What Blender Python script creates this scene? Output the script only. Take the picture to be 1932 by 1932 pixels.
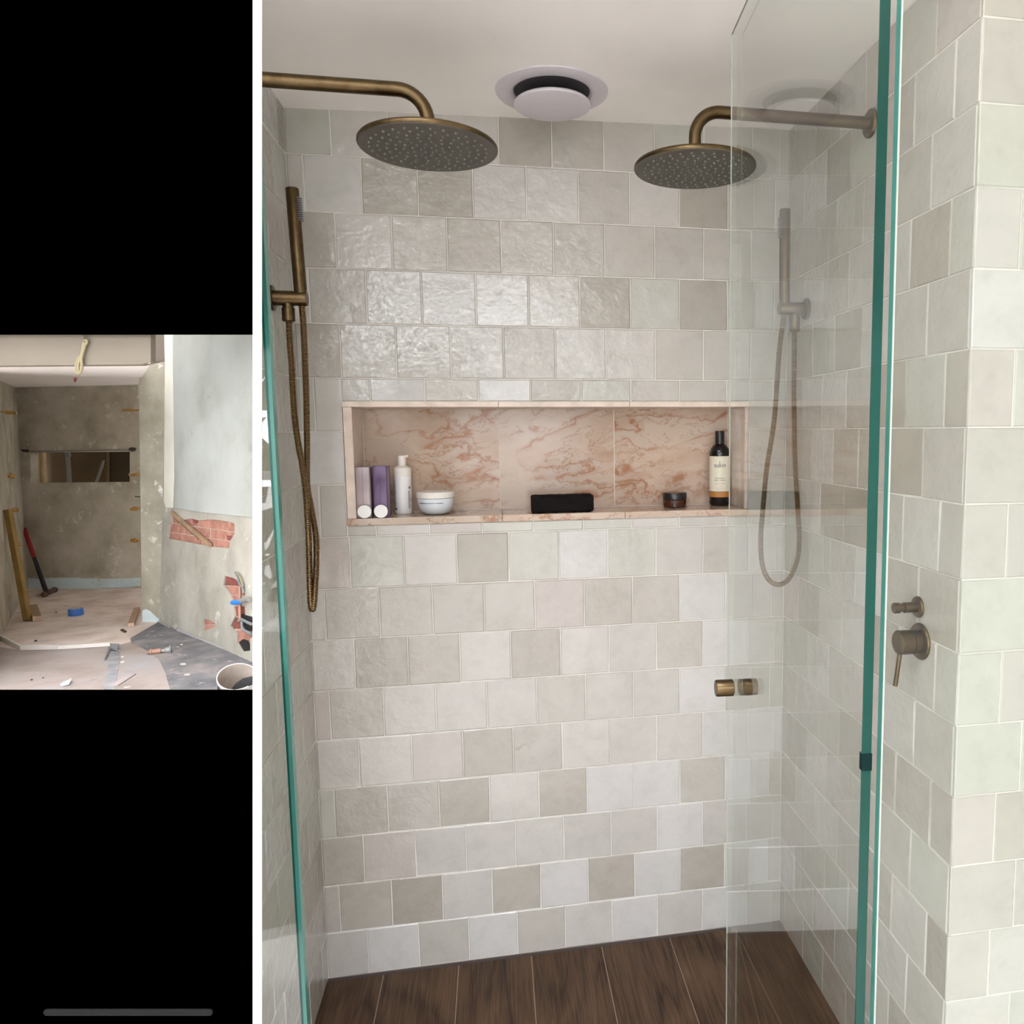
import bpy, bmesh, math, random
from mathutils import Vector, Matrix
from mathutils.geometry import tessellate_polygon

for o in list(bpy.data.objects):
    bpy.data.objects.remove(o, do_unlink=True)
SC = bpy.context.scene
COL = SC.collection
rnd = random.Random(7)

# ------------------------------------------------------------------ camera
CAM = Vector((0.376, -2.077, 1.4719))
RIGHT = Vector((0.9826, -0.1856, -0.0061)).normalized()
DOWN = Vector((-0.0254, -0.1013, -0.9945)).normalized()
FWD = Vector((0.1839, 0.9774, -0.1043)).normalized()
UP = -DOWN
F = 1457.5
PX, PY = 1210.5, 966.0
cd = bpy.data.cameras.new('camera')
cam = bpy.data.objects.new('camera', cd)
COL.objects.link(cam)
cam.matrix_world = Matrix((
    (RIGHT.x, UP.x, -FWD.x, CAM.x),
    (RIGHT.y, UP.y, -FWD.y, CAM.y),
    (RIGHT.z, UP.z, -FWD.z, CAM.z),
    (0, 0, 0, 1)))
cd.sensor_width = 36
cd.lens = 36 * F / 1932
cd.shift_x = -(PX - 966) / 1932
cd.clip_start = 0.01
SC.camera = cam

# ------------------------------------------------------------------ sky, daylight, exposure
SC.view_settings.view_transform = 'Standard'
SC.view_settings.look = 'None'
SC.view_settings.gamma = 1
SC.view_settings.use_curve_mapping = False
SC.view_settings.exposure = 0.0
SC.cycles.use_denoising = True
SC.cycles.max_bounces = 14
SC.cycles.transparent_max_bounces = 24
SC.cycles.diffuse_bounces = 6
SC.cycles.caustics_reflective = False
SC.cycles.caustics_refractive = False
SC.cycles.sample_clamp_indirect = 6
world = bpy.data.worlds.new('overcast_sky')
SC.world = world
world.use_nodes = True
bgn = world.node_tree.nodes['Background']
bgn.inputs[0].default_value = (0.955, 0.985, 1.06, 1)
bgn.inputs[1].default_value = 13.2

CEIL_HI = 2.75          # ceiling of the room in front of the shower
REAR_Y = -3.7          # rear wall of the bathroom, with the windows
WIN = [(-1.25, 1.05, 0.12, 2.58)]   # x0, x1, z0, z1 of the wide window
for (x0, x1, z0, z1) in WIN:
    ld = bpy.data.lights.new('window_daylight', 'AREA')
    ld.shape = 'RECTANGLE'
    ld.size = x1 - x0
    ld.size_y = z1 - z0
    ld.cycles.is_portal = True
    lo = bpy.data.objects.new('window_daylight', ld)
    COL.objects.link(lo)
    lo.location = ((x0 + x1) / 2, REAR_Y - 0.06, (z0 + z1) / 2)
    lo.rotation_euler = (math.radians(90), 0, 0)     # faces +Y, into the room

SKY = (-1.0, 0.40, -2.45, -1.25)     # unseen skylight added to light the floor and lower walls: x0, x1, y0, y1
ld = bpy.data.lights.new('added_skylight', 'AREA')
ld.shape = 'RECTANGLE'
ld.size, ld.size_y = SKY[1] - SKY[0], SKY[3] - SKY[2]
ld.cycles.is_portal = True
lo = bpy.data.objects.new('added_skylight', ld)
COL.objects.link(lo)
lo.location = ((SKY[0] + SKY[1]) / 2, (SKY[2] + SKY[3]) / 2, CEIL_HI + 0.91)     # faces down


# ------------------------------------------------------------------ geometry of the view
def ray(px, py):
    return RIGHT * ((px - PX) / F) + DOWN * ((py - PY) / F) + FWD


def onX(px, py, x):
    d = ray(px, py)
    return CAM + d * ((x - CAM.x) / d.x)


def onY(px, py, y):
    d = ray(px, py)
    return CAM + d * ((y - CAM.y) / d.y)


def onZ(px, py, z):
    d = ray(px, py)
    return CAM + d * ((z - CAM.z) / d.z)


def atz(px, py, z):
    return CAM + ray(px, py) * z


# ------------------------------------------------------------------ materials
def nt(name):
    m = bpy.data.materials.new(name)
    m.use_nodes = True
    t = m.node_tree
    b = t.nodes['Principled BSDF']
    return m, t, b


def N(t, kind, **kw):
    n = t.nodes.new(kind)
    for k, v in kw.items():
        if k in n.inputs.keys():
            n.inputs[k].default_value = v
        else:
            setattr(n, k, v)
    return n


def ramp(t, src, stops, interp='LINEAR'):
    r = t.nodes.new('ShaderNodeValToRGB')
    r.color_ramp.interpolation = interp
    e = r.color_ramp.elements
    while len(e) < len(stops):
        e.new(0.5)
    for i, (p, c) in enumerate(stops):
        e[i].position = p
        e[i].color = (c[0], c[1], c[2], 1)
    t.links.new(src, r.inputs[0])
    return r.outputs[0]


def mix(t, fac, a, b, mode='MIX'):
    n = t.nodes.new('ShaderNodeMix')
    n.data_type = 'RGBA'
    n.blend_type = mode
    for sock, v in ((n.inputs[0], fac), (n.inputs[6], a), (n.inputs[7], b)):
        if hasattr(v, 'is_output'):
            t.links.new(v, sock)
        elif isinstance(v, (int, float)):
            sock.default_value = v
        else:
            sock.default_value = (v[0], v[1], v[2], 1)
    return n.outputs[2]


def math_(t, op, a, b=0.0):
    n = t.nodes.new('ShaderNodeMath')
    n.operation = op
    for sock, v in ((n.inputs[0], a), (n.inputs[1], b)):
        if hasattr(v, 'is_output'):
            t.links.new(v, sock)
        else:
            sock.default_value = v
    return n.outputs[0]


def coords(t, scale=(1, 1, 1), rand=False, kind='Object'):
    tc = t.nodes.new('ShaderNodeTexCoord')
    mp = t.nodes.new('ShaderNodeMapping')
    mp.inputs['Scale'].default_value = scale
    t.links.new(tc.outputs[kind], mp.inputs[0])
    if rand:
        oi = t.nodes.new('ShaderNodeObjectInfo')
        v = t.nodes.new('ShaderNodeVectorMath')
        v.operation = 'SCALE'
        v.inputs[0].default_value = (37.1, 51.7, 23.3)
        t.links.new(oi.outputs['Random'], v.inputs['Scale'])
        t.links.new(v.outputs[0], mp.inputs['Location'])
    return mp.outputs[0]


def noise(t, vec, scale, detail=3, rough=0.5, dist=0.0):
    n = t.nodes.new('ShaderNodeTexNoise')
    n.inputs['Scale'].default_value = scale
    n.inputs['Detail'].default_value = detail
    n.inputs['Roughness'].default_value = rough
    n.inputs['Distortion'].default_value = dist
    t.links.new(vec, n.inputs['Vector'])
    return n.outputs[0]


def bump(t, b, h, strength=0.3, dist=0.002):
    n = t.nodes.new('ShaderNodeBump')
    n.inputs['Distance'].default_value = dist
    if hasattr(strength, 'is_output'):
        t.links.new(strength, n.inputs['Strength'])
    else:
        n.inputs['Strength'].default_value = strength
    t.links.new(h, n.inputs['Height'])
    t.links.new(n.outputs[0], b.inputs['Normal'])


def plain(name, col, rough=0.5, metal=0.0, spec=0.5, var=0.0, vs=60, bmp=0.0, bs=200):
    m, t, b = nt(name)
    b.inputs['Roughness'].default_value = rough
    b.inputs['Metallic'].default_value = metal
    b.inputs['Specular IOR Level'].default_value = spec
    b.inputs['Base Color'].default_value = (*col, 1)
    if var or bmp:
        v = coords(t, rand=True)
        if var:
            n = noise(t, v, vs, 4)
            lo = [c * (1 - var) for c in col]
            hi = [min(1, c * (1 + var)) for c in col]
            t.links.new(ramp(t, n, [(0.3, lo), (0.7, hi)]), b.inputs['Base Color'])
        if bmp:
            bump(t, b, noise(t, v, bs, 3), bmp, 0.001)
    return m


def tile_material():
    m, t, b = nt('glazed_tile')
    v = coords(t, rand=True)
    oi = t.nodes.new('ShaderNodeObjectInfo')
    n1 = noise(t, v, 16, 4, 0.6, 0.4)
    n2 = noise(t, v, 70, 3, 0.6)
    f = math_(t, 'ADD', math_(t, 'MULTIPLY', n1, 0.75), math_(t, 'MULTIPLY', n2, 0.25))
    shade = ramp(t, f, [(0.3, (0.90, 0.90, 0.885)), (0.5, (1, 1, 1)), (0.72, (1.07, 1.065, 1.07))])
    t.links.new(mix(t, 1.0, oi.outputs['Color'], shade, 'MULTIPLY'), b.inputs['Base Color'])
    b.inputs['Roughness'].default_value = 0.5
    b.inputs['Specular IOR Level'].default_value = 0.1
    h1 = noise(t, v, 24, 2, 0.5, 0.3)
    h2 = noise(t, v, 80, 3, 0.55, 0.8)
    h = math_(t, 'ADD', h1, math_(t, 'MULTIPLY', h2, 0.42))
    bump(t, b, h, 0.12, 0.002)
    cb = t.nodes.new('ShaderNodeBump')               # the glaze is wavy, the body under it is flat
    cb.inputs['Distance'].default_value = 0.0048
    t.links.new(oi.outputs['Alpha'], cb.inputs['Strength'])
    t.links.new(h, cb.inputs['Height'])
    t.links.new(cb.outputs[0], b.inputs['Coat Normal'])
    b.inputs['Coat Weight'].default_value = 1.0
    b.inputs['Coat Roughness'].default_value = 0.04
    b.inputs['Coat IOR'].default_value = 1.55
    return m


def marble_material():
    m, t, b = nt('rose_marble')
    v0 = coords(t, (1, 1, 1), rand=True)
    v = coords(t, (2.2, 2.2, 6.0), rand=True)
    w1 = noise(t, v0, 9, 5, 0.62)
    sh = t.nodes.new('ShaderNodeVectorMath')
    sh.operation = 'MULTIPLY_ADD'
    comb = t.nodes.new('ShaderNodeCombineXYZ')
    for i in range(3):
        t.links.new(w1, comb.inputs[i])
    sh.inputs[1].default_value = (0.55, 0.2, 0.75)
    t.links.new(comb.outputs[0], sh.inputs[0])
    t.links.new(v, sh.inputs[2])
    big = noise(t, sh.outputs[0], 1.5, 5, 0.6)
    vein = math_(t, 'ABSOLUTE', math_(t, 'SUBTRACT', noise(t, sh.outputs[0], 1.5, 2, 0.5), 0.5))
    vein2 = math_(t, 'ABSOLUTE', math_(t, 'SUBTRACT', noise(t, sh.outputs[0], 3.0, 3, 0.55), 0.52))
    base = ramp(t, big, [(0.28, (0.40, 0.25, 0.16)), (0.38, (0.47, 0.335, 0.245)), (0.50, (0.52, 0.41, 0.325)), (0.72, (0.47, 0.375, 0.30))])
    f1 = ramp(t, vein, [(0.0, (1, 1, 1)), (0.006, (0.75, 0.75, 0.75)), (0.014, (0.3, 0.3, 0.3)), (0.05, (0, 0, 0))])
    f2 = ramp(t, vein2, [(0.0, (0.9, 0.9, 0.9)), (0.007, (0.4, 0.4, 0.4)), (0.02, (0, 0, 0))])
    thin = ramp(t, noise(t, v0, 8, 3), [(0.34, (0.25, 0.25, 0.25)), (0.56, (1, 1, 1))])
    c = mix(t, math_(t, 'MULTIPLY', f1, thin), base, (0.32, 0.13, 0.055))
    c = mix(t, math_(t, 'MULTIPLY', f2, thin), c, (0.31, 0.155, 0.085))
    t.links.new(c, b.inputs['Base Color'])
    b.inputs['Roughness'].default_value = 0.14
    return m


def wood_floor_material():
    m, t, b = nt('brown_wood_plank')
    v = coords(t, (9.0, 1.0, 9.0), rand=True)
    vb = coords(t, (2.2, 0.8, 2.0), rand=True)
    w = noise(t, vb, 1.6, 2, 0.45, 0.25)
    rings = math_(t, 'PINGPONG', math_(t, 'MULTIPLY', w, 14.0), 1.0)
    n = noise(t, v, 2.2, 4, 0.55, 0.3)
    fine = noise(t, coords(t, (70, 2.0, 70), rand=True), 3, 4, 0.7)
    f = math_(t, 'ADD', math_(t, 'MULTIPLY', n, 0.31),
              math_(t, 'ADD', math_(t, 'MULTIPLY', rings, 0.10), math_(t, 'MULTIPLY', fine, 0.62)))
    c = ramp(t, f, [(0.36, (0.026, 0.015, 0.009)), (0.48, (0.066, 0.037, 0.021)), (0.6, (0.105, 0.060, 0.035)), (0.78, (0.165, 0.105, 0.068))])
    dk = ramp(t, math_(t, 'ABSOLUTE', math_(t, 'SUBTRACT', noise(t, coords(t, (5.0, 0.5, 5.0), rand=True), 1.6, 2, 0.5, 0.2), 0.5)), [(0.0, (0.35, 0.33, 0.32)), (0.02, (1, 1, 1))])
    c = mix(t, 0.55, c, dk, 'MULTIPLY')
    t.links.new(c, b.inputs['Base Color'])
    b.inputs['Roughness'].default_value = 0.5
    b.inputs['Specular IOR Level'].default_value = 0.2
    bump(t, b, f, 0.12, 0.001)
    return m


def brass_material():
    m, t, b = nt('aged_brass')
    v = coords(t, (1, 1, 1))
    n = noise(t, v, 40, 4, 0.6)
    t.links.new(ramp(t, n, [(0.3, (0.085, 0.057, 0.028)), (0.7, (0.14, 0.098, 0.050))]), b.inputs['Base Color'])
    b.inputs['Metallic'].default_value = 1.0
    b.inputs['Roughness'].default_value = 0.36
    fine = noise(t, coords(t, (40, 40, 900)), 1, 2)
    bump(t, b, fine, 0.06, 0.0005)
    return m


def glass_material(name, tint, f0=0.042):
    m = bpy.data.materials.new(name)
    m.use_nodes = True
    t = m.node_tree
    t.nodes.clear()
    out = t.nodes.new('ShaderNodeOutputMaterial')
    mx = t.nodes.new('ShaderNodeMixShader')
    tr = t.nodes.new('ShaderNodeBsdfTransparent')
    gl = t.nodes.new('ShaderNodeBsdfGlossy')
    gl.inputs['Roughness'].default_value = 0.0
    tr.inputs[0].default_value = (*tint, 1)
    lw = t.nodes.new('ShaderNodeLayerWeight')       # physical Fresnel curve (Schlick)
    lw.inputs['Blend'].default_value = 0.5
    p = math_(t, 'POWER', lw.outputs['Facing'], 5.0)
    f = math_(t, 'ADD', math_(t, 'MULTIPLY', p, 1 - f0), f0)
    t.links.new(f, mx.inputs[0])
    t.links.new(tr.outputs[0], mx.inputs[1])
    t.links.new(gl.outputs[0], mx.inputs[2])
    t.links.new(mx.outputs[0], out.inputs[0])
    return m


def render_wall_material(name, lo, mid, hi, patch, scale=14.0, patch_amt=0.6):
    """old cement render with pale scabs of plaster left on it"""
    m, t, b = nt(name)
    v = coords(t)
    n = noise(t, v, scale, 5, 0.6)
    c = ramp(t, n, [(0.3, lo), (0.5, mid), (0.72, hi)])
    p = noise(t, v, scale * 5, 6, 0.65, 0.5)
    q = noise(t, v, scale * 1.6, 2, 0.5)
    pm = ramp(t, math_(t, 'ADD', math_(t, 'MULTIPLY', p, 0.6), math_(t, 'MULTIPLY', q, 0.4)),
              [(0.57, (0, 0, 0)), (0.63, (patch_amt,) * 3), (0.7, (1, 1, 1))])
    t.links.new(mix(t, pm, c, patch), b.inputs['Base Color'])
    b.inputs['Roughness'].default_value = 0.9
    b.inputs['Specular IOR Level'].default_value = 0.2
    bump(t, b, p, 0.35, 0.0008)
    return m


M = {}
M['tile'] = tile_material()
M['grout'] = plain('pale_grout', (0.64, 0.61, 0.565), 0.85, var=0.05)
M['ceiling'] = plain('ceiling_paint', (0.93, 0.885, 0.85), 0.8, var=0.02, vs=8)
M['wall_paint'] = plain('wall_paint', (0.82, 0.80, 0.78), 0.8, var=0.02, vs=8)
M['marble'] = marble_material()
M['marble_edge'] = plain('honed_marble_edge', (0.66, 0.55, 0.47), 0.35, var=0.14, vs=26)
M['niche_grout'] = plain('niche_grout', (0.72, 0.66, 0.60), 0.8)
M['wood'] = wood_floor_material()
M['floor_grout'] = plain('brown_floor_grout', (0.30, 0.22, 0.16), 0.9)
M['drain'] = plain('dark_drain_gap', (0.06, 0.05, 0.05), 0.6)
M['brass'] = brass_material()
M['nozzle_face'] = plain('dark_bronze_spray_face', (0.095, 0.083, 0.066), 0.5, metal=0.35, var=0.1)
M['rubber'] = plain('grey_rubber_nozzle', (0.15, 0.155, 0.135), 0.6, spec=0.2)
M['rubber_dark'] = plain('slate_rubber_nozzle', (0.16, 0.15, 0.17), 0.5)
M['vent'] = plain('white_vent_plastic', (0.66, 0.62, 0.655), 0.5, var=0.02)
M['vent_shade'] = plain('vent_duct_shade', (0.055, 0.05, 0.06), 0.7)
M['glass'] = glass_material('clear_glass', (0.965, 0.985, 0.972))
M['glass_edge'] = plain('green_glass_edge', (0.006, 0.050, 0.038), 0.15, spec=0.25, var=0.18, vs=4)
M['glass_edge_pale'] = plain('pale_green_glass_edge', (0.042, 0.158, 0.132), 0.15, spec=0.3, var=0.15, vs=4)
M['glass_arris'] = plain('polished_glass_arris', (0.40, 0.45, 0.385), 0.1)
M['gasket'] = plain('black_gasket', (0.002, 0.016, 0.015), 0.6, spec=0.1)
M['black'] = plain('matt_black', (0.0, 0.0, 0.0), 1.0, spec=0.0)
M['white_strip'] = plain('white_strip', (0.95, 0.95, 0.95), 0.6)
M['grey_bar'] = plain('grey_bar', (0.0145, 0.0145, 0.0145), 1.0, spec=0.0)


# ------------------------------------------------------------------ builders
class MB:
    def __init__(s):
        s.v = []
        s.f = []

    def add(s, vs, fs):
        o = len(s.v)
        s.v += [Vector(p) for p in vs]
        s.f += [tuple(i + o for i in f) for f in fs]
        return s

    def box(s, lo, hi):
        x0, y0, z0 = lo
        x1, y1, z1 = hi
        return s.hexa([(x0, y0, z0), (x1, y0, z0), (x1, y1, z0), (x0, y1, z0),
                       (x0, y0, z1), (x1, y0, z1), (x1, y1, z1), (x0, y1, z1)])

    def hexa(s, p):
        return s.add(p, [(3, 2, 1, 0), (4, 5, 6, 7), (0, 1, 5, 4), (1, 2, 6, 5), (2, 3, 7, 6), (3, 0, 4, 7)])

    def prism(s, front, back):
        """front / back: matching rings of points (front faces the viewer, counter-clockwise seen from outside)"""
        n = len(front)
        tri = tessellate_polygon([[Vector(p) for p in front]])
        fs = [tuple(t) for t in tri] + [tuple(reversed([i + n for i in t])) for t in tri]
        fs += [(i, (i + 1) % n, (i + 1) % n + n, i + n) for i in range(n)]
        return s.add(list(front) + list(back), fs)

    def lathe(s, prof, o=(0, 0, 0), axis=(0, 0, 1), seg=32, cap0=True, cap1=True):
        """prof: (radius, height along axis)"""
        a = Vector(axis).normalized()
        u = a.orthogonal().normalized()
        w = a.cross(u)
        o = Vector(o)
        vs = []
        for r, h in prof:
            for k in range(seg):
                t = 2 * math.pi * k / seg
                vs.append(o + a * h + (u * math.cos(t) + w * math.sin(t)) * r)
        fs = []
        for i in range(len(prof) - 1):
            for k in range(seg):
                k2 = (k + 1) % seg
                fs.append((i * seg + k, i * seg + k2, (i + 1) * seg + k2, (i + 1) * seg + k))
        if cap0:
            fs.append(tuple(reversed(range(seg))))
        if cap1:
            b = (len(prof) - 1) * seg
            fs.append(tuple(b + k for k in range(seg)))
        return s.add(vs, fs)

    def tube(s, pts, rad, seg=14, cap=True):
        """rad: number or list"""
        pts = [Vector(p) for p in pts]
        n = len(pts)
        R = rad if isinstance(rad, (list, tuple)) else [rad] * n
        tan = []
        for i in range(n):
            d = pts[min(i + 1, n - 1)] - pts[max(i - 1, 0)]
            tan.append(d.normalized())
        u = tan[0].orthogonal().normalized()
        vs = []
        for i in range(n):
            u = (u - tan[i] * u.dot(tan[i])).normalized()
            w = tan[i].cross(u)
            for k in range(seg):
                t = 2 * math.pi * k / seg
                vs.append(pts[i] + (u * math.cos(t) + w * math.sin(t)) * R[i])
        fs = []
        for i in range(n - 1):
            for k in range(seg):
                k2 = (k + 1) % seg
                fs.append((i * seg + k, i * seg + k2, (i + 1) * seg + k2, (i + 1) * seg + k))
        if cap:
            fs.append(tuple(reversed(range(seg))))
            fs.append(tuple((n - 1) * seg + k for k in range(seg)))
        return s.add(vs, fs)

    def build(s, name, mat, parent=None, smooth=False, bevel=0.0):
        off = Vector((0, 0, 0))
        p = parent
        while p is not None:
            off += p.location
            p = p.parent
        me = bpy.data.meshes.new(name)
        me.from_pydata([tuple(v - off) for v in s.v], [], s.f)
        bm = bmesh.new()
        bm.from_mesh(me)
        if bevel:
            bmesh.ops.remove_doubles(bm, verts=bm.verts, dist=1e-6)
            ed = [e for e in bm.edges if len(e.link_faces) == 2 and e.calc_face_angle(0) > 0.6]
            bmesh.ops.bevel(bm, geom=ed, offset=bevel, segments=2, affect='EDGES', profile=0.5)
        bmesh.ops.recalc_face_normals(bm, faces=bm.faces)
        if smooth:
            for f in bm.faces:
                f.smooth = True
            for e in bm.edges:
                if len(e.link_faces) == 2 and e.calc_face_angle(0) > 0.7:
                    e.smooth = False
        bm.to_mesh(me)
        bm.free()
        me.materials.append(mat)
        o = bpy.data.objects.new(name, me)
        COL.objects.link(o)
        if parent is not None:
            o.parent = parent
        return o


def tag(o, label, cat=None, group=None, kind=None):
    if label:
        o['label'] = label
    if cat:
        o['category'] = cat
    if group:
        o['group'] = group
    if kind:
        o['kind'] = kind
    return o


def thing(name, loc, label, cat, group=None, kind=None):
    o = bpy.data.objects.new(name, None)
    COL.objects.link(o)
    o.location = loc
    o.empty_display_size = 0.05
    return tag(o, label, cat, group, kind)


def slab(P, outer, holes, thick, mb=None):
    """a plate on plane P (a function of pixel, offset): outline with holes, given thickness"""
    mb = mb or MB()
    loops = [outer] + holes
    loc2 = [[Vector((x, y, 0)) for x, y in lp] for lp in loops]
    tri = tessellate_polygon(loc2)
    flat = [p for lp in loops for p in lp]
    n = len(flat)
    fs = [tuple(t) for t in tri] + [tuple(reversed([i + n for i in t])) for t in tri]
    o = 0
    for lp in loops:
        k = len(lp)
        fs += [(o + i, o + (i + 1) % k, o + (i + 1) % k + n, o + i + n) for i in range(k)]
        o += k
    mb.add([P(x, y, 0) for x, y in flat] + [P(x, y, -thick) for x, y in flat], fs)
    return mb


def smooth_path(pts, step):
    """Catmull-Rom through pts, resampled at even steps"""
    pts = [Vector(p) for p in pts]
    P = [pts[0] * 2 - pts[1]] + pts + [pts[-1] * 2 - pts[-2]]
    dense = []
    for i in range(1, len(P) - 2):
        for k in range(24):
            t = k / 24
            a, b, c, d = P[i - 1], P[i], P[i + 1], P[i + 2]
            dense.append(0.5 * ((2 * b) + (c - a) * t + (2 * a - 5 * b + 4 * c - d) * t * t + (3 * b - a - 3 * c + d) * t ** 3))
    dense.append(pts[-1])
    out = [dense[0]]
    acc = 0.0
    for a, b in zip(dense, dense[1:]):
        L = (b - a).length
        while acc + L >= step and L > 1e-9:
            a = a + (b - a) * ((step - acc) / L)
            out.append(a)
            L = (b - a).length
            acc = 0.0
        acc += L
    return out


# ------------------------------------------------------------------ room sizes
T = 0.1345                       # tile pitch
KB = 16.9635                     # tile rows from the reference joint to the floor
XL, XR = -0.105, 1.182           # left / right wall faces of the alcove
YF = -0.857                      # front of the alcove (the nib walls)
ROOM_X0, ROOM_X1 = -1.5, 2.5



def zk(k):
    return (KB - k) * T


def ceil_z(x):
    return 2.2515 + (x + 0.112) * 0.0228


# ---- floor of the whole bathroom: screed + planks
fl = MB().box((ROOM_X0, REAR_Y, -0.10), (ROOM_X1, 0.2, -0.0022)).build('floor', M['floor_grout'])
tag(fl, 'brown wood-look plank floor of the tiled shower', kind='structure')
xj = [-0.16 + 0.2 * i for i in range(-7, 14)]
for i in range(len(xj) - 1):
    x0, x1 = xj[i] + 0.0015, xj[i + 1] - 0.0015
    if x1 < ROOM_X0 or x0 > ROOM_X1:
        continue
    ystart = -0.012
    lens = [rnd.uniform(0.75, 1.2) if 0 <= i else 1.2] + [1.2] * 4
    y = ystart
    for L in lens:
        ya, yb = max(REAR_Y, y - L), y
        if yb <= REAR_Y:
            break
        c = Vector(((x0 + x1) / 2, (ya + yb) / 2, 0))
        p = MB().box((x0, ya + 0.001, -0.008), (x1, yb - 0.001, 0.0))
        o = p.build('plank', M['wood'])
        # move origin to the plank so that its grain is its own
        for vtx in o.data.vertices:
            vtx.co -= c
        o.location = c
        o.parent = fl
        y = ya
dr = MB().box((XL, -0.0115, -0.008), (XR, -0.0005, -0.0015)).build('drain_gap', M['drain'], fl)
tag(dr, 'dark gap between the planks and the tiled wall')

# ---- ceilings
a0, a1 = ROOM_X0, ROOM_X1
cl = MB().hexa([(a0, YF, ceil_z(a0)), (a1, YF, ceil_z(a1)), (a1, 0.2, ceil_z(a1)), (a0, 0.2, ceil_z(a0)),
                (a0, YF, CEIL_HI + .1), (a1, YF, CEIL_HI + .1), (a1, 0.2, CEIL_HI + .1), (a0, 0.2, CEIL_HI + .1)]).build('ceiling', M['ceiling'])
tag(cl, 'low off-white ceiling over the shower with the round vent', kind='structure')
c2 = MB()
for (p, q, r_, s_) in ((ROOM_X0, SKY[0], REAR_Y, YF), (SKY[1], ROOM_X1, REAR_Y, YF), (SKY[0], SKY[1], REAR_Y, SKY[2]), (SKY[0], SKY[1], SKY[3], YF)):
    c2.box((p, r_, CEIL_HI), (q, s_, CEIL_HI + 0.92))  # ceiling deepened into a shaft that keeps the added skylight off upper walls
c2 = c2.build('ceiling', M['ceiling'])
tag(c2, 'higher off-white ceiling of the room in front of the shower', kind='structure')

# ---- plain walls of the room behind the camera
wr = MB()
xs = [ROOM_X0] + [v for w in WIN for v in w[:2]] + [ROOM_X1]
z0, z1 = WIN[0][2], WIN[0][3]
wr.box((ROOM_X0, REAR_Y - 0.12, 0), (ROOM_X1, REAR_Y, z0)).box((ROOM_X0, REAR_Y - 0.12, z1), (ROOM_X1, REAR_Y, CEIL_HI))
for i in range(0, len(xs), 2):
    wr.box((xs[i], REAR_Y - 0.12, z0), (xs[i + 1], REAR_Y, z1))
tag(wr.build('wall_front', M['wall_paint']), 'plain painted wall with a wide window facing the shower', kind='structure')
for i, (x0, x1, za, zb_) in enumerate(WIN):
    w = thing('window_%d' % (i + 1), ((x0 + x1) / 2, REAR_Y - 0.06, za), 'white framed window facing the shower', None, kind='structure')
    f = MB()
    y0, y1 = REAR_Y - 0.09, REAR_Y - 0.03
    xm = (x0 + x1) / 2
    for (p, q, r_, s_) in ((x0, x0 + .05, za, zb_), (x1 - .05, x1, za, zb_), (xm - .025, xm + .025, za, zb_),
                           (x0, x1, za, za + .05), (x0, x1, zb_ - .05, zb_), (x0, x1, 1.30, 1.33)):
        f.box((p, y0, r_), (q, y1, s_))
    f.build('window_frame', M['white_strip'], w)
tag(MB().box((ROOM_X0 - 0.1, REAR_Y - 0.12, 0), (ROOM_X0, 0, CEIL_HI)).build('wall_left', M['wall_paint']),
    'plain painted side wall of the bathroom', kind='structure')
tag(MB().box((ROOM_X1, REAR_Y - 0.12, 0), (ROOM_X1 + 0.1, 0, CEIL_HI)).build('wall_right', M['wall_paint']),
    'plain painted side wall of the bathroom beyond the nib', kind='structure')
gr = plain('pale_bounce_ground', (0.56, 0.53, 0.49), 0.9, var=0.2, vs=2)  # unseen ground, made pale to send daylight up to the ceiling
tag(MB().box((-14, -26, -0.25), (14, REAR_Y - 0.13, -0.15)).build('ground', gr), 'unseen ground outside the windows, made pale to bounce light', kind='structure')
hm = MB()
rh = random.Random(3)
for i in range(2100):
    c = Vector((rh.uniform(-9, 9), rh.uniform(-9.2, -7.6), rh.uniform(-0.2, 2.85 + 0.45 * math.sin(i))))
    a = Vector((rh.gauss(0, 1), rh.gauss(0, 1), rh.gauss(0, 1))).normalized() * 0.22
    b = a.orthogonal().normalized() * 0.14
    hm.add([c - a, c - b, c + a, c + b], [(0, 1, 2, 3)])
hg = hm.build('hedge', plain('hedge_leaf', (0.105, 0.128, 0.06), 0.6, var=0.4, vs=1))
tag(hg, 'tall leafy green hedge outside the windows', 'hedge', kind='stuff')
ff = MB().box((ROOM_X0, REAR_Y, -0.004), (ROOM_X1, -0.92, 0.0012)).build('outer_floor', plain('pale_bounce_floor', (0.82, 0.78, 0.74), 0.35, var=0.04, vs=5), fl)  # unseen pale floor, added to bounce light onto ceiling and lower walls
tag(ff, 'unseen pale floor added in front of the shower to bounce light')

# ------------------------------------------------------------------ tiles
PAL = {
    'L': (0.655, 0.622, 0.578), 'W': (0.710, 0.688, 0.660), 'M': (0.590, 0.555, 0.500), 'D': (0.490, 0.450, 0.390),
    'G': (0.610, 0.598, 0.530), 'P': (0.610, 0.550, 0.508), 'd': (0.535, 0.497, 0.437),
}
_tiles = {}


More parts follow.
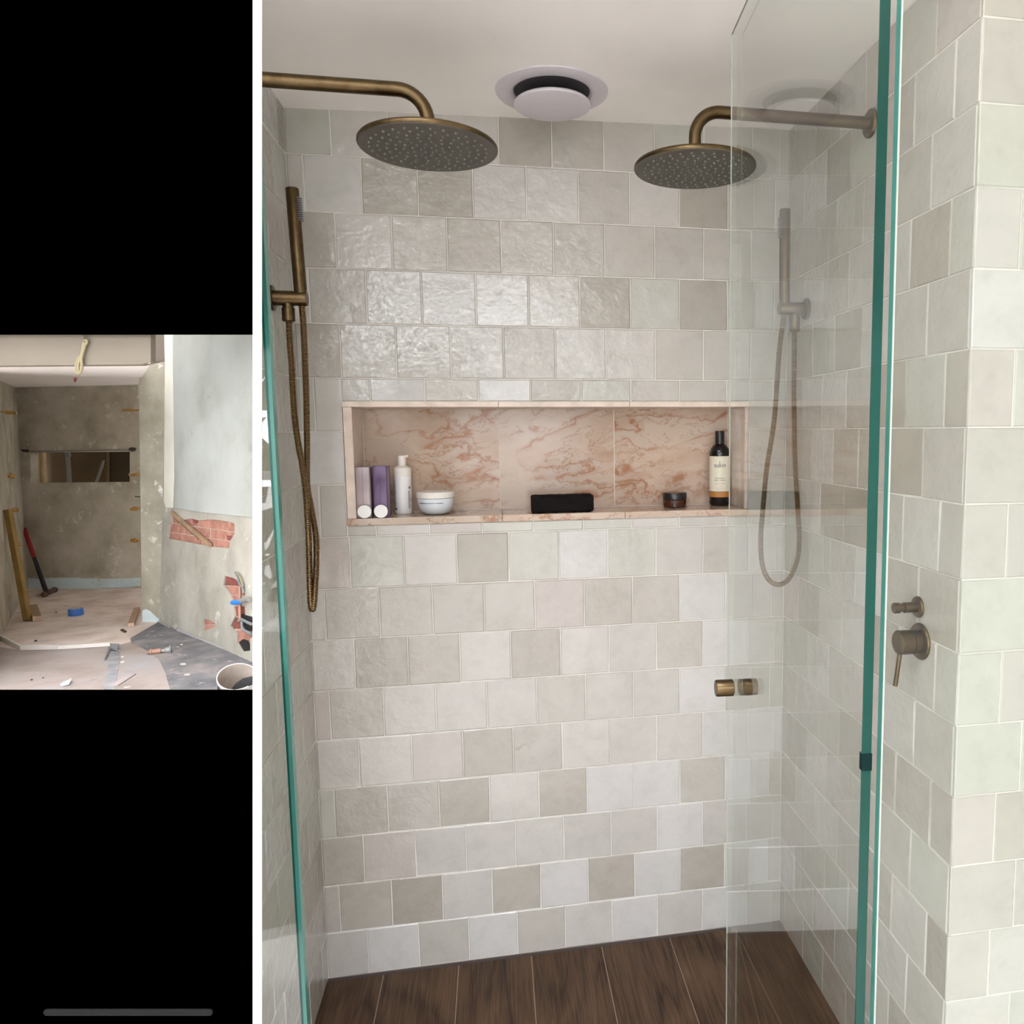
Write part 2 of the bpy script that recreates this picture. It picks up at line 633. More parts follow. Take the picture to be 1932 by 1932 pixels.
def tile_mesh(w, h, var):
    key = (round(w, 3), round(h, 3), var)
    if key in _tiles:
        return _tiles[key]
    r = random.Random(hash(key) & 0xffff)
    t, bv = 0.007, 0.0022
    a, b = w / 2, h / 2
    j = lambda: r.uniform(-0.0006, 0.0006)
    v = []
    for (x, y) in ((-a, -b), (a, -b), (a, b), (-a, b)):
        v.append((x, y, 0))
    for (x, y) in ((-a, -b), (a, -b), (a, b), (-a, b)):
        v.append((x + j(), y + j(), t - 0.0016))
    for (x, y) in ((-a + bv, -b + bv), (a - bv, -b + bv), (a - bv, b - bv), (-a + bv, b - bv)):
        v.append((x, y, t + r.uniform(-0.0002, 0.0003)))
    f = [(8, 9, 10, 11)]
    for i in range(4):
        k = (i + 1) % 4
        f += [(i, k, 4 + k, 4 + i), (4 + i, 4 + k, 8 + k, 8 + i)]
    me = bpy.data.meshes.new('tile')
    me.from_pydata(v, [], f)
    me.materials.append(M['tile'])
    _tiles[key] = me
    return me


def put_tile(parent, origin, U, Nn, u0, u1, z0, z1, col, bumpy):
    g = 0.0011
    w, h = u1 - u0 - 2 * g, z1 - z0 - 2 * g
    if w < 0.004 or h < 0.004:
        return
    me = tile_mesh(w, h, rnd.randint(0, 3))
    o = bpy.data.objects.new('tile', me)
    COL.objects.link(o)
    c = origin + U * ((u0 + u1) / 2) + Vector((0, 0, (z0 + z1) / 2)) - Nn * 0.0068
    X = U if U.cross(Vector((0, 0, 1))).dot(Nn) > 0 else -U
    R = Matrix((X, Vector((0, 0, 1)), Nn)).transposed().to_4x4()
    tilt = Matrix.Rotation(rnd.gauss(0, 0.006), 4, 'X') @ Matrix.Rotation(rnd.gauss(0, 0.006), 4, 'Y')
    o.parent = parent
    o.matrix_local = Matrix.Translation(c) @ R @ tilt
    k = 0.75 * rnd.uniform(0.965, 1.035)
    o.color = (col[0] * k, col[1] * k, col[2] * k, bumpy)


def cut(rect, hole):
    """rect minus hole, as rectangles"""
    u0, u1, z0, z1 = rect
    a0, a1, b0, b1 = hole
    if a0 >= u1 or a1 <= u0 or b0 >= z1 or b1 <= z0:
        return [rect]
    out = []
    if u0 < a0:
        out.append((u0, a0, z0, z1))
        u0 = a0
    if u1 > a1:
        out.append((a1, u1, z0, z1))
        u1 = a1
    if z0 < b0:
        out.append((u0, u1, z0, b0))
    if z1 > b1:
        out.append((u0, u1, b1, z1))
    return out


def tile_wall(parent, origin, U, Nn, U0, U1, ktop, off_even, off_odd, fixed, base, hole=None, kbot=KB):
    for k in range(ktop, 17):
        z1, z0 = zk(k), max(0.0005, zk(k + 1))
        off = (off_even if k % 2 == 0 else off_odd)
        n0 = math.floor((U0 / T - off)) - 1
        for n in range(n0, n0 + 60):
            u0, u1 = (n + off) * T, (n + 1 + off) * T
            ua, ub = max(u0, U0), min(u1, U1)
            if ub - ua < 0.004:
                continue
            key = fixed.get((k, round(n + off, 2)))
            if key is None:
                key = rnd.choices('LWMGPdD', weights=base)[0]
            col = PAL[key]
            rects = [(ua, ub, z0, z1)]
            if hole:
                rects = cut(rects[0], hole)
            bumpy = rnd.choice((0.35, 0.55, 0.8, 1.0, 1.0))
            for (p, q, r_, s_) in rects:
                put_tile(parent, origin, U, Nn, p, q, r_, s_, col, bumpy)


# niche opening in the back wall
NX0, NX1, NZ0, NZ1 = -0.003, 1.073, 1.2345, 1.5510
ND = 0.150
wb = MB()
g = 0.0016
for (xa, xb, za, zb_) in ((XL - 0.05, NX0, 0, 2.4), (NX1, XR + 0.05, 0, 2.4), (NX0, NX1, 0, NZ0), (NX0, NX1, NZ1, 2.4)):
    wb.box((xa, g, za), (xb, 0.2, zb_))
wb.box((NX0, ND + 0.012, NZ0), (NX1, 0.2, NZ1))
wall_back = wb.build('wall_back', M['grout'])
tag(wall_back, 'back wall of the shower in square off-white glazed tiles', kind='structure')
fixed = {}
for k, us in {0: {3: 'D', 4: 'd'}, 1: {0.5: 'd', 1.5: 'D', 2.5: 'L', 6.5: 'D', 3.5: 'L', 4.5: 'M', 5.5: 'L'},
              2: {0: 'L', 1: 'M', 2: 'd', 3: 'M', 4: 'M', 5: 'M', 6: 'M', 7: 'M', -1: 'd'},
              3: {-.5: 'M', .5: 'M', 1.5: 'L', 2.5: 'L', 3.5: 'M', 4.5: 'D', 5.5: 'G', 6.5: 'D', 7.5: 'G'},
              4: {-1: 'd', 0: 'M', 1: 'M', 2: 'M', 3: 'M', 4: 'L', 5: 'L', 6: 'M', 7: 'M'},
              5: {-.5: 'L', .5: 'W', 1.5: 'M', 2.5: 'W', 3.5: 'd', 4.5: 'G', 5.5: 'M', 6.5: 'M'},
              7: {1.5: 'P', 2.5: 'G', 3.5: 'G', 4.5: 'G', 5.5: 'L'},
              8: {-1: 'P', 0: 'G', 1: 'L', 2: 'D', 3: 'G', 4: 'W', 5: 'G', 6: 'L', 7: 'M', 8: 'L'},
              9: {-.5: 'M', .5: 'M', 1.5: 'M', 2.5: 'M', 3.5: 'P', 4.5: 'd', 5.5: 'M', 6.5: 'W', 7.5: 'L'},
              10: {-1: 'L', 0: 'd', 1: 'd', 2: 'L', 3: 'd', 4: 'L', 5: 'L', 6: 'M', 7: 'W'},
              11: {-.5: 'M', .5: 'L', 1.5: 'L', 2.5: 'L', 3.5: 'M', 4.5: 'L', 5.5: 'L', 6.5: 'W'},
              12: {-1: 'L', 0: 'L', 1: 'P', 2: 'd', 3: 'M', 4: 'L', 5: 'L', 6: 'L', 7: 'W'},
              13: {-.5: 'd', .5: 'M', 1.5: 'd', 2.5: 'L', 3.5: 'd', 4.5: 'W', 5.5: 'W', 6.5: 'M', 7.5: 'W'},
              14: {-1: 'd', 0: 'P', 1: 'L', 2: 'L', 3: 'L', 4: 'L', 5: 'L', 6: 'W', 7: 'L'},
              15: {-.5: 'd', .5: 'D', 1.5: 'L', 2.5: 'd', 3.5: 'W', 4.5: 'd', 5.5: 'W', 6.5: 'd', 7.5: 'W'},
              16: {-1: 'L', 0: 'W', 1: 'M', 2: 'W', 3: 'M', 4: 'L', 5: 'W', 6: 'L', 7: 'W'}}.items():
    for u, c in us.items():
        fixed[(k, round(float(u), 2))] = c
tile_wall(wall_back, Vector((0, 0, 0)), Vector((1, 0, 0)), Vector((0, -1, 0)), XL, XR, -1, 0.0, 0.5, fixed,
          (4, 1.5, 3, 1.5, 1, 1, .4), hole=(NX0, NX1, NZ0, NZ1))

SIDE = (3.5, 1, 4, 2, 1, 1.5, 1.0)
wrt = MB().box((XR + 0.0016, YF + 0.0016, 0), (XR + 0.1, 0.2, 2.75)).build('wall_right', M['grout'])
tag(wrt, 'right side wall of the shower in square off-white glazed tiles', kind='structure')
tile_wall(wrt, Vector((XR, 0, 0)), Vector((0, 1, 0)), Vector((-1, 0, 0)), YF, 0, -1, -0.33, -0.83,
          {(11, -5.83): 'd', (11, -4.83): 'd', (11, -6.83): 'd', (3, -5.83): 'D'}, SIDE)
nib = MB().box((XR + 0.1, YF + 0.0016, 0), (ROOM_X1, 0.0, CEIL_HI)).build('wall_nib', M['grout'])
tag(nib, 'tiled nib wall facing the camera beside the shower opening', kind='structure')
tile_wall(nib, Vector((XR, YF, 0)), Vector((1, 0, 0)), Vector((0, -1, 0)), 0.0, 0.62, -3, 0.0, 0.645, {}, (3, 1, 4, 3, .6, 1, .1))
wl = MB().box((XL - 0.1, YF, 0), (XL - 0.0016, 0.2, 2.75)).build('wall_left', M['grout'])
tag(wl, 'left side wall of the shower in square off-white glazed tiles', kind='structure')
tile_wall(wl, Vector((XL, 0, 0)), Vector((0, -1, 0)), Vector((1, 0, 0)), 0.0, -YF, -1, 0.45, 0.95, {}, SIDE)
nib2 = MB().box((ROOM_X0, YF, 0), (XL - 0.1, 0.0, CEIL_HI)).build('wall_nib', M['wall_paint'])
tag(nib2, 'plain nib wall on the hand shower side of the opening', kind='structure')

# ------------------------------------------------------------------ niche
ni = thing('wall_niche', (0.535, 0.0, NZ0), 'long recessed wall niche lined with pink veined marble', 'niche')
IX0, IX1 = 0.0205, 1.0609
ZS0, ZS1 = 1.2522, 1.2522          # shelf top, front and back
ZT = 1.5370
for (xa, xb) in ((IX0 + 0.003, 0.3857), (0.3882, 0.7140), (0.7165, IX1 - 0.003)):
    c = Vector(((xa + xb) / 2, ND, 1.4))
    o = MB().box((xa, ND, ZS1 + 0.002), (xb, ND + 0.01, ZT - 0.001)).build('back_panel', M['marble'], ni)
MB().box((IX0, ND + 0.0012, NZ0), (IX1, ND + 0.012, NZ1)).build('back_grout', M['niche_grout'], ni)
# front lips are honed, insides polished
for (xa, xb, nm) in ((NX0, 0.3865, 0), (0.3873, 0.735, 1), (0.7358, NX1, 2)):
    MB().hexa([(xa, -0.002, ZT), (xb, -0.002, ZT), (xb, ND, ZT), (xa, ND, ZT),
               (xa, -0.002, NZ1), (xb, -0.002, NZ1), (xb, ND, NZ1), (xa, ND, NZ1)]).build('top_slab', M['marble_edge'], ni, bevel=0.0008)
for (xa, xb) in ((NX0, 0.3895), (0.3905, 0.72), (0.721, NX1 - 0.001)):
    MB().hexa([(xa, -0.003, NZ0), (xb, -0.003, NZ0), (xb, ND, NZ0), (xa, ND, NZ0),
               (xa, -0.003, ZS0), (xb, -0.003, ZS0), (xb, ND, ZS1), (xa, ND, ZS1)]).build('shelf_slab', M['marble'], ni, bevel=0.0008)
for (xa, xb) in ((NX0 + 0.002, IX0), (IX1, NX1 - 0.002)):
    MB().box((xa, -0.002, ZS0 + 0.0006), (xb, ND, ZT - 0.0006)).build('side_slab', M['marble_edge'], ni, bevel=0.0008)


# ------------------------------------------------------------------ round ceiling vent
vc = Vector((0.528, -0.165, 0))
vc.z = ceil_z(vc.x)
VAX = Vector((-0.0228, 0, 1)).normalized()
ve = thing('ceiling_vent', vc, 'round white vent with a raised centre disc on the ceiling', 'vent')
MB().lathe([(0.132, 0.002), (0.1315, -0.0025), (0.124, -0.0042), (0.098, -0.0060), (0.091, -0.0040), (0.0885, -0.0005)], vc, VAX, seg=64, cap0=False, cap1=False).build('rim', M['vent'], ve, smooth=True)
MB().lathe([(0.0890, 0.0005), (0.0890, -0.0006)], vc, VAX, seg=48).build('duct_shade_disc', M['vent_shade'], ve)  # flat dark disc paints the shade inside the duct
MB().lathe([(0.020, 0.0), (0.020, -0.0245)], vc, VAX, seg=20).build('stem', M['vent'], ve)
MB().lathe([(0.060, -0.023), (0.087, -0.026), (0.0905, -0.030), (0.089, -0.034), (0.083, -0.036)], vc, VAX, seg=64).build('centre_disc', M['vent'], ve, smooth=True)


# ------------------------------------------------------------------ rain showers
def rain_shower(c, zarm, wall_x, label):
    """c: centre of the spray face"""
    sgn = 1 if wall_x > c.x else -1
    zb = c.z
    t = thing('rain_shower', (wall_x, c.y, zarm), label, 'shower head', 'pair of rain shower heads')
    r, R = 0.0125, 0.052
    pts = [(wall_x - sgn * 0.002, c.y, zarm)]
    n = 10
    for i in range(1, 20):
        x = wall_x + (c.x + sgn * R - wall_x) * i / 20
        pts.append((x, c.y, zarm))
    for i in range(n + 1):
        a = math.pi / 2 * i / n
        pts.append((c.x + sgn * R * (1 - math.sin(a)), c.y, zarm - R + R * math.cos(a)))
    pts.append((c.x, c.y, zb + 0.040))
    MB().tube(pts, r, 20).build('arm', M['brass'], t, smooth=True)
    MB().lathe([(0.0122, 0.0405), (0.0122, 0.037), (0.0108, 0.036), (0.0108, 0.012), (0.016, 0.0105)], c, seg=24).build('neck', M['brass'], t, smooth=True)
    hd = MB().lathe([(0.030, 0.0120), (0.112, 0.0112), (0.1225, 0.0095), (0.125, 0.006), (0.125, 0.002), (0.1240, 0.0005)], c, seg=96).build('head_disc', M['brass'], t, smooth=True)
    MB().lathe([(0.1236, 0.0005), (0.1225, -0.0008)], c, seg=96, cap0=False).build('spray_face', M['nozzle_face'], hd)
    nz = MB()
    for ring, cnt in enumerate((6, 10, 14, 18, 22, 26, 30)):
        rr = 0.013 + ring * 0.0152
        for k in range(cnt):
            a = 2 * math.pi * k / cnt + ring * 0.21
            p = c + Vector((rr * math.cos(a), rr * math.sin(a), 0))
            nz.lathe([(0.0026, -0.0006), (0.0022, -0.0032), (0.0010, -0.0042)], p, seg=8, cap0=False)
    nzo = nz.build('nozzles', M['rubber'], hd, smooth=True)
    nzo['kind'] = 'stuff'
    MB().lathe([(0.029, 0.0), (0.029, 0.006), (0.0275, 0.008), (0.0128, 0.009)], (wall_x, c.y, zarm), (-sgn, 0, 0), 40).build('wall_flange', M['brass'], t, smooth=True)
    return t


lc = atz(809, 281, 1.417)
rc = onY(1311, 321, -0.475)
rain_shower(lc, onY(650, 161, lc.y).z, XL, 'larger aged brass rain shower head on a long arm, clear of the glass')
rain_shower(rc, onY(1400, 215, rc.y).z, XR, 'aged brass rain shower head half behind the glass door')


# ------------------------------------------------------------------ hand showers
def hand_shower(wall_x, Yp, rose, bx, wand, conn, hose_px, label, rings):
    sgn = 1 if wall_x < 0.5 else -1            # direction out of the wall
    P = lambda p, dy=0.0: onY(p[0], p[1], Yp + dy)
    z = P(rose).z
    base = Vector((wall_x, Yp, z))
    t = thing('hand_shower', base, label, 'hand shower', 'pair of hand showers')
    ax = (sgn, 0, 0)
    MB().lathe([(0.0275, 0), (0.0275, 0.004), (0.0262, 0.0058), (0.018, 0.006)], base, ax, 40).build('wall_rose', M['brass'], t, smooth=True)
    Lb = abs(P(bx).x - wall_x)
    MB().lathe([(0.0165, 0.0), (0.0165, Lb - 0.004), (0.0150, Lb)], base, ax, 28).build('bracket', M['brass'], t, smooth=True)
    w0, w1 = P(wand[0]), P(wand[1])             # lower, upper
    d = (w1 - w0)
    L = d.length
    wd_ = MB().lathe([(0.0095, 0.0), (0.0105, 0.012), (0.0138, 0.030), (0.0140, L - 0.003), (0.0128, L)], w0, d, 28).build('wand', M['brass'], t, smooth=True)
    dn = d.normalized()
    out = Vector((sgn * 0.95, -0.30, 0)).normalized()
    out = (out - dn * out.dot(dn)).normalized()
    side = dn.cross(out)
    nz = MB()
    for i in range(11):
        for j in (-1, 0, 1):
            p = w0 + dn * (L - 0.022 - i * 0.0048) + out * 0.0128 + side * (j * 0.0048) - out * (0.0012 if j else 0)
            nz.lathe([(0.0017, 0), (0.0014, 0.0058), (0.0008, 0.0066)], p, out + side * j * 0.25, 8)
    nz.build('spray_nozzles', M['rubber_dark'], wd_, smooth=True)['kind'] = 'stuff'
    c1, c0 = P(conn[0]), P(conn[1])
    MB().lathe([(0.0115, -0.004), (0.0115, 0.006), (0.0138, 0.007), (0.0138, (c0 - c1).length - 0.002), (0.0115, (c0 - c1).length)], c1, c0 - c1, 24).build('hose_connector', M['brass'], t, smooth=True)
    pts = [P((x, y), dy) for x, y, dy in hose_px]
    path = smooth_path(pts, rings)
    rad = [0.0074 if i % 2 == 0 else 0.0059 for i in range(len(path))]
    MB().tube(path, rad, 12).build('hose', M['brass_hose'], t, smooth=True)
    return t


M['brass_hose'] = plain('ribbed_brass_hose', (0.22, 0.15, 0.075), 0.34, metal=1.0)
hand_shower(XL, -0.197, (512, 562), (580, 565), ((569, 572), (551, 355)), ((543.5, 575), (545, 607)),
            [(545, 600, 0), (546.5, 640, 0), (550.5, 690, 0), (553, 740, 0), (557, 795, 0), (563, 838, -.002), (570, 875, -.006), (577, 927, -.009), (580.5, 980, -.008),
             (583, 1033, -.004), (584.5, 1099, -.002), (586.5, 1140, 0), (590, 1151, 0), (593, 1135, 0), (595, 1105, 0), (597, 1060, .002), (596, 1010, .004), (586.5, 954, .009),
             (580, 914, .009), (579.5, 848, .006), (578.5, 769, .002), (576, 690, 0), (573, 620, 0), (569.5, 574, 0)],
            'aged brass hand shower with a twisted hose, hanging clear of the glass', 0.0021)
hand_shower(XR, -0.137, (1522, 583), (1470, 582), ((1480, 588), (1481, 395)), ((1499, 592), (1499, 626)),
            [(1499, 618, 0), (1498.5, 660, 0), (1498, 744, 0), (1500, 866, 0), (1505.5, 967, 0), (1508, 1020, 0), (1504, 1056, 0), (1490, 1090, 0), (1470, 1103, 0),
             (1450, 1093, 0), (1438, 1063, 0), (1435.5, 1013, 0), (1441, 943, 0), (1447, 882, 0), (1461, 790, 0), (1470, 667, 0), (1478, 604, 0), (1480, 590, 0)],
            'aged brass hand shower with a looped hose, seen through the glass door', 0.0021)

# ------------------------------------------------------------------ mixer and diverter on the right wall
mb_ = onX(1737, 1210, XR)
mx = thing('shower_mixer', mb_, 'round brass lever mixer low on the tiled side wall', 'tap')
MB().lathe([(0.036, 0), (0.036, 0.003), (0.034, 0.0055), (0.024, 0.006)], mb_, (-1, 0, 0), 40).build('wall_plate', M['brass'], mx, smooth=True)
Lm = XR - onY(1693, 1212, mb_.y).x
mbody = MB().lathe([(0.0235, 0.005), (0.0235, Lm * 0.42), (0.0215, Lm * 0.43), (0.0215, Lm * 0.50), (0.0235, Lm * 0.51), (0.0235, Lm - 0.002), (0.0215, Lm)], mb_, (-1, 0, 0), 36).build('body', M['brass'], mx, smooth=True)
lv0 = Vector(onY(1692.5, 1236, mb_.y)) + Vector((0.006, 0, 0.004))
lv1 = Vector(onY(1689, 1294, mb_.y))
MB().tube([lv0, lv1], 0.0046, 16).build('lever', M['brass'], mbody, smooth=True)
db = onX(1733, 1145, XR)
dv = thing('diverter_tap', db, 'small brass diverter knob above the lever mixer', 'tap')
MB().lathe([(0.021, 0), (0.021, 0.003), (0.0195, 0.005), (0.011, 0.0055)], db, (-1, 0, 0), 36).build('wall_plate', M['brass'], dv, smooth=True)
Ld = XR - onY(1686, 1147, db.y).x
MB().lathe([(0.0105, 0.004), (0.0105, Ld * 0.60), (0.0078, Ld * 0.62), (0.0078, Ld * 0.76), (0.0105, Ld * 0.78), (0.0105, Ld - 0.001), (0.0095, Ld)], db, (-1, 0, 0), 28).build('knob', M['brass'], dv, smooth=True)

# ------------------------------------------------------------------ glass door and fixed panels
ang = math.radians(4.3)
dd = Vector((math.sin(ang), math.cos(ang), 0))           # from hinge to free edge
dn_ = Vector((dd.y, -dd.x, 0))                           # to the right of the door
farp = Vector((0.784, -0.753, 0))
HD = 2.135
LD = 0.618
nearp = farp - dd * LD
door = thing('glass_door', (nearp.x, nearp.y, 0.012), 'clear frameless glass shower door standing open with a brass knob', 'door')
TH = 0.010


def glass_box(p0, p1, nrm, th, z0, z1):
    return [p0 + Vector((0, 0, z0)), p1 + Vector((0, 0, z0)), p1 + nrm * th + Vector((0, 0, z0)), p0 + nrm * th + Vector((0, 0, z0)),
            p0 + Vector((0, 0, z1)), p1 + Vector((0, 0, z1)), p1 + nrm * th + Vector((0, 0, z1)), p0 + nrm * th + Vector((0, 0, z1))]


e = 0.0012
MB().hexa(glass_box(nearp + dd * e, farp - dd * e, dn_, TH, 0.013, HD - e)).build('pane', M['glass'], door)
MB().hexa(glass_box(nearp - dd * 0.0004, nearp + dd * e, dn_, TH, 0.012, HD)).build('hinge_edge', M['glass_edge'], door)
MB().hexa(glass_box(farp - dd * e, farp, dn_, 0.0018, 0.012, HD)).build('free_edge', M['glass_arris'], door)
MB().hexa(glass_box(nearp, farp, dn_, 0.002, HD - e, HD)).build('top_edge', M['glass_edge'], door)
gz = 1.145
MB().hexa(glass_box(nearp - dd * 0.0012, nearp + dd * 0.006, dn_, TH + 0.0006, gz - 0.022, gz - 0.004)).build('hinge_gasket', M['gasket'], door)
kc = onY(1400, 1296, farp.y - 0.0)
kc = farp - dd * 0.045
kc.z = onY(1400, 1296, kc.y).z
for s_, nm in ((-1, 'knob'), (1, 'knob')):
    st = kc + dn_ * (0.0 if s_ < 0 else TH)
    a_ = dn_ * s_
    MB().lathe([(0.0115, 0.0), (0.0115, 0.0014), (0.0148, 0.0016), (0.0148, 0.0305), (0.0138, 0.032)], st, a_, 36).build(nm, M['brass'], door, smooth=True)

# fixed panel beyond the hinge side: runs to the room's side wall
GY = nearp.y - 0.014
ex = onY(1667, 1300, GY).x
fp = thing('glass_panel', (ex, GY, 0.0), 'fixed clear glass panel in front of the lever mixer, beside the door hinge', 'glass panel')
MB().box((ex + 0.0012, GY, 0.002), (ROOM_X1 - 0.002, GY + TH, 2.18)).build('pane', M['glass'], fp)
MB().box((ex, GY + 0.0014, 0.002), (ex + 0.0012, GY + TH, 2.18)).build('edge', M['glass_edge_pale'], fp)
MB().box((ex - 0.0002, GY - 0.0002, 0.002), (ex + 0.0010, GY + 0.0014, 2.18)).build('arris', M['glass_arris'], fp)

# fixed panel on the other side of the opening, seen from its free edge
GL = -1.378
pz = 0.66
u0, u1 = onY(483.5, 2150, GL), onY(483.5, -250, GL)
exl = onY(545, 1300, GL).x
fl_ = thing('glass_panel', (exl, GL, 0.0), 'fixed clear glass panel beside the twisted hose, with a bright green edge', 'glass panel')
zi = u0.z + (u1.z - u0.z) * (exl - 0.0052 - u0.x) / (u1.x - u0.x)
ring = [(u0.x, u0.z), (exl - 0.005, u0.z), (exl - 0.005, zi)]
MB().prism([(x, GL, z) for x, z in ring], [(x, GL + TH, z) for x, z in ring]).build('pane', M['glass'], fl_)
MB().box((exl - 0.0045, GL, 0.01), (exl, GL + TH, 2.18)).build('edge', M['glass_edge_pale'], fl_)
MB().box((exl - 0.0048, GL - 0.0004, 0.01), (exl - 0.0032, GL + TH, 2.18)).build('edge_seam', M['glass_edge'], fl_)
#PART2
# ------------------------------------------------------------------ things standing in the niche
M['lilac'] = plain('dusty_lilac_plastic', (0.36, 0.29, 0.30), 0.3, metal=0.25)
M['purple'] = plain('deep_purple_plastic', (0.125, 0.075, 0.155), 0.28, metal=0.2)
M['cap_white'] = plain('white_cap', (0.86, 0.85, 0.84), 0.4)
M['bottle_white'] = plain('white_bottle_plastic', (0.78, 0.77, 0.77), 0.35)
M['bottle_cream'] = plain('off_white_pump', (0.76, 0.72, 0.66), 0.45)
M['bowl_glass'] = plain('pale_grey_blue_jar', (0.60, 0.64, 0.68), 0.12)
M['ink'] = plain('dark_ink', (0.03, 0.03, 0.04), 0.6)
M['ink_blue'] = plain('blue_grey_ink', (0.25, 0.25, 0.33), 0.6)
M['ink_brown'] = plain('brown_ink', (0.34, 0.20, 0.14), 0.6)
M['towel'] = plain('black_towelling', (0.010, 0.008, 0.008), 1.0, spec=0.1, bmp=1.0, bs=420)
M['lid_dark'] = plain('dark_lid', (0.012, 0.011, 0.012), 0.3)
M['lid_top'] = plain('brown_lid_top', (0.22, 0.14, 0.07), 0.35)
M['amber'] = plain('dark_amber_glass', (0.05, 0.014, 0.007), 0.08)
M['black_plastic'] = plain('near_black_bottle', (0.004, 0.004, 0.005), 0.15)
M['label_cream'] = plain('cream_paper_label', (0.66, 0.62, 0.50), 0.6)
M['label_orange'] = plain('orange_brown_band', (0.40, 0.17, 0.035), 0.5)


def shelf_z(y):
    return ZS0 + (ZS1 - ZS0) * y / ND


def rrect(w, d, r, n=5):
    out = []
    for cx, cy, a0 in ((w / 2 - r, d / 2 - r, 0), (-w / 2 + r, d / 2 - r, 90), (-w / 2 + r, -d / 2 + r, 180), (w / 2 - r, -d / 2 + r, 270)):
        for k in range(n + 1):
            a = math.radians(a0 + 90 * k / n)
            out.append((cx + r * math.cos(a), cy + r * math.sin(a)))
    return out


def loft(mb, rings):
    """rings: list of equal-length point lists"""
    n = len(rings[0])
    vs = [p for r in rings for p in r]
    fs = []
    for i in range(len(rings) - 1):
        for k in range(n):
            k2 = (k + 1) % n
            fs.append((i * n + k, i * n + k2, (i + 1) * n + k2, (i + 1) * n + k))
    fs.append(tuple(reversed(range(n))))
    fs.append(tuple((len(rings) - 1) * n + k for k in range(n)))
    return mb.add(vs, fs)


def text_bm(body, size, font=None):
    cu = bpy.data.curves.new('lettering', 'FONT')
    cu.body = body
    cu.size = size
    cu.align_x = 'CENTER'
    cu.align_y = 'CENTER'
    cu.fill_mode = 'FRONT'
    ob = bpy.data.objects.new('lettering', cu)
    COL.objects.link(ob)
    dg = bpy.context.evaluated_depsgraph_get()
    me = bpy.data.meshes.new_from_object(ob.evaluated_get(dg))
    bpy.data.objects.remove(ob)
    vs = [Vector(v.co) for v in me.vertices]
    fs = [tuple(p.vertices) for p in me.polygons]
    bpy.data.meshes.remove(me)
    return vs, fs


def on_cyl(mb, vs, fs, c, r, zc, phi, rot=0.0):
    """wrap flat lettering round a cylinder; phi: facing angle (0 = towards -Y, positive to +X)"""
    out = []
    for v in vs:
        x, y = v.x * math.cos(rot) - v.y * math.sin(rot), v.x * math.sin(rot) + v.y * math.cos(rot)
        a = phi + x / r
        out.append(Vector((c.x + math.sin(a) * r, c.y - math.cos(a) * r, zc + y)))
    mb.add(out, fs)


def strip_on_cyl(mb, c, r, z0, z1, a0, a1, n=16, r2=None):
    vs = []
    for i in range(n + 1):
        a = a0 + (a1 - a0) * i / n
        for z, rr in ((z0, r), (z1, r2 or r)):
            vs.append((c.x + math.sin(a) * rr, c.y - math.cos(a) * rr, z))
    mb.add(vs, [(2 * i, 2 * i + 2, 2 * i + 3, 2 * i + 1) for i in range(n)])


# two square bottles with white caps towards the room
for (pxc, top, capc, cappy, key, label, group) in (
        (685, 881, 688, 967, 'lilac', 'dusty lilac square bottle with white cap, tight against the niche side', 'square hair care bottles in the niche'),
        (717.5, 879, 719, 966, 'purple', 'deep purple square bottle with white cap in the niche', 'square hair care bottles in the niche')):
    yf = 0.004
    x = onY(pxc, 930, yf).x
    zb_ = shelf_z(yf)
    zt = onY(pxc, top, yf).z
    t = thing('square_bottle', (x, yf, zb_), label, 'bottle', group)
    w, d = 0.0375, 0.060
    mbd = MB()
    rings = []
    for (z, s_) in ((zb_ + 0.0008, 0.93), (zb_ + 0.004, 1.0), (zt - 0.004, 1.0), (zt - 0.001, 0.97), (zt, 0.9)):
        rings.append([(x + px_ * s_, yf + d / 2 + py_ * s_, z) for px_, py_ in rrect(w, d, 0.005)])
    loft(mbd, rings).build('body', M[key], t, smooth=True)
    MB().box((x - 0.0003, yf - 0.0003, zb_ + 0.030), (x + 0.0003, yf + 0.001, zt - 0.004)).build('mould_seam', M['ink'], t)
    cc = onY(capc, cappy, yf - 0.004)
    cc.z = max(cc.z, zb_ + 0.0175)
    MB().lathe([(0.0160, 0.012), (0.0172, 0.004), (0.0172, 0.001), (0.0165, 0.0)], (cc.x, yf - 0.007, cc.z - 0.0), (0, 1, 0), 32).build('cap', M['cap_white'], t, smooth=True)

# white foam pump bottle
yc = 0.100
pc = onY(762, 968, yc)
zb_ = shelf_z(yc) + 0.0003
pc.z = zb_
sc_ = 0.0232
pt = thing('pump_bottle', pc, 'slim white foam pump bottle with printed sides in the niche', 'bottle')
H = onY(762, 858, yc).z - zb_
pbody = MB().lathe([(0.0205, 0), (0.0225, 0.002), (0.0232, 0.006), (0.0228, H * 0.64)], pc, seg=40).build('body', M['bottle_white'], pt, smooth=True)
MB().lathe([(0.0236, H * 0.642), (0.0236, H * 0.755), (0.0225, H * 0.765), (0.0225, H * 0.785), (0.0165, H * 0.80), (0.014, H * 0.815)], pc, seg=40).build('collar', M['bottle_cream'], pt, smooth=True)
ph = MB().lathe([(0.0108, H * 0.81), (0.0108, H * 0.955), (0.0100, H * 0.985), (0.006, H * 0.995)], pc, seg=28)
ph.hexa([pc + Vector(q) for q in ((0.004, -0.005, H * .950), (0.0165, -0.004, H * .962), (0.0165, 0.004, H * .962), (0.004, 0.005, H * .950),
                                   (0.002, -0.005, H * .985), (0.0165, -0.004, H * .999), (0.0165, 0.004, H * .999), (0.002, 0.005, H * .985))])
ph.build('pump_head', M['bottle_cream'], pt, smooth=True)
mk = MB()
rs = random.Random(4)
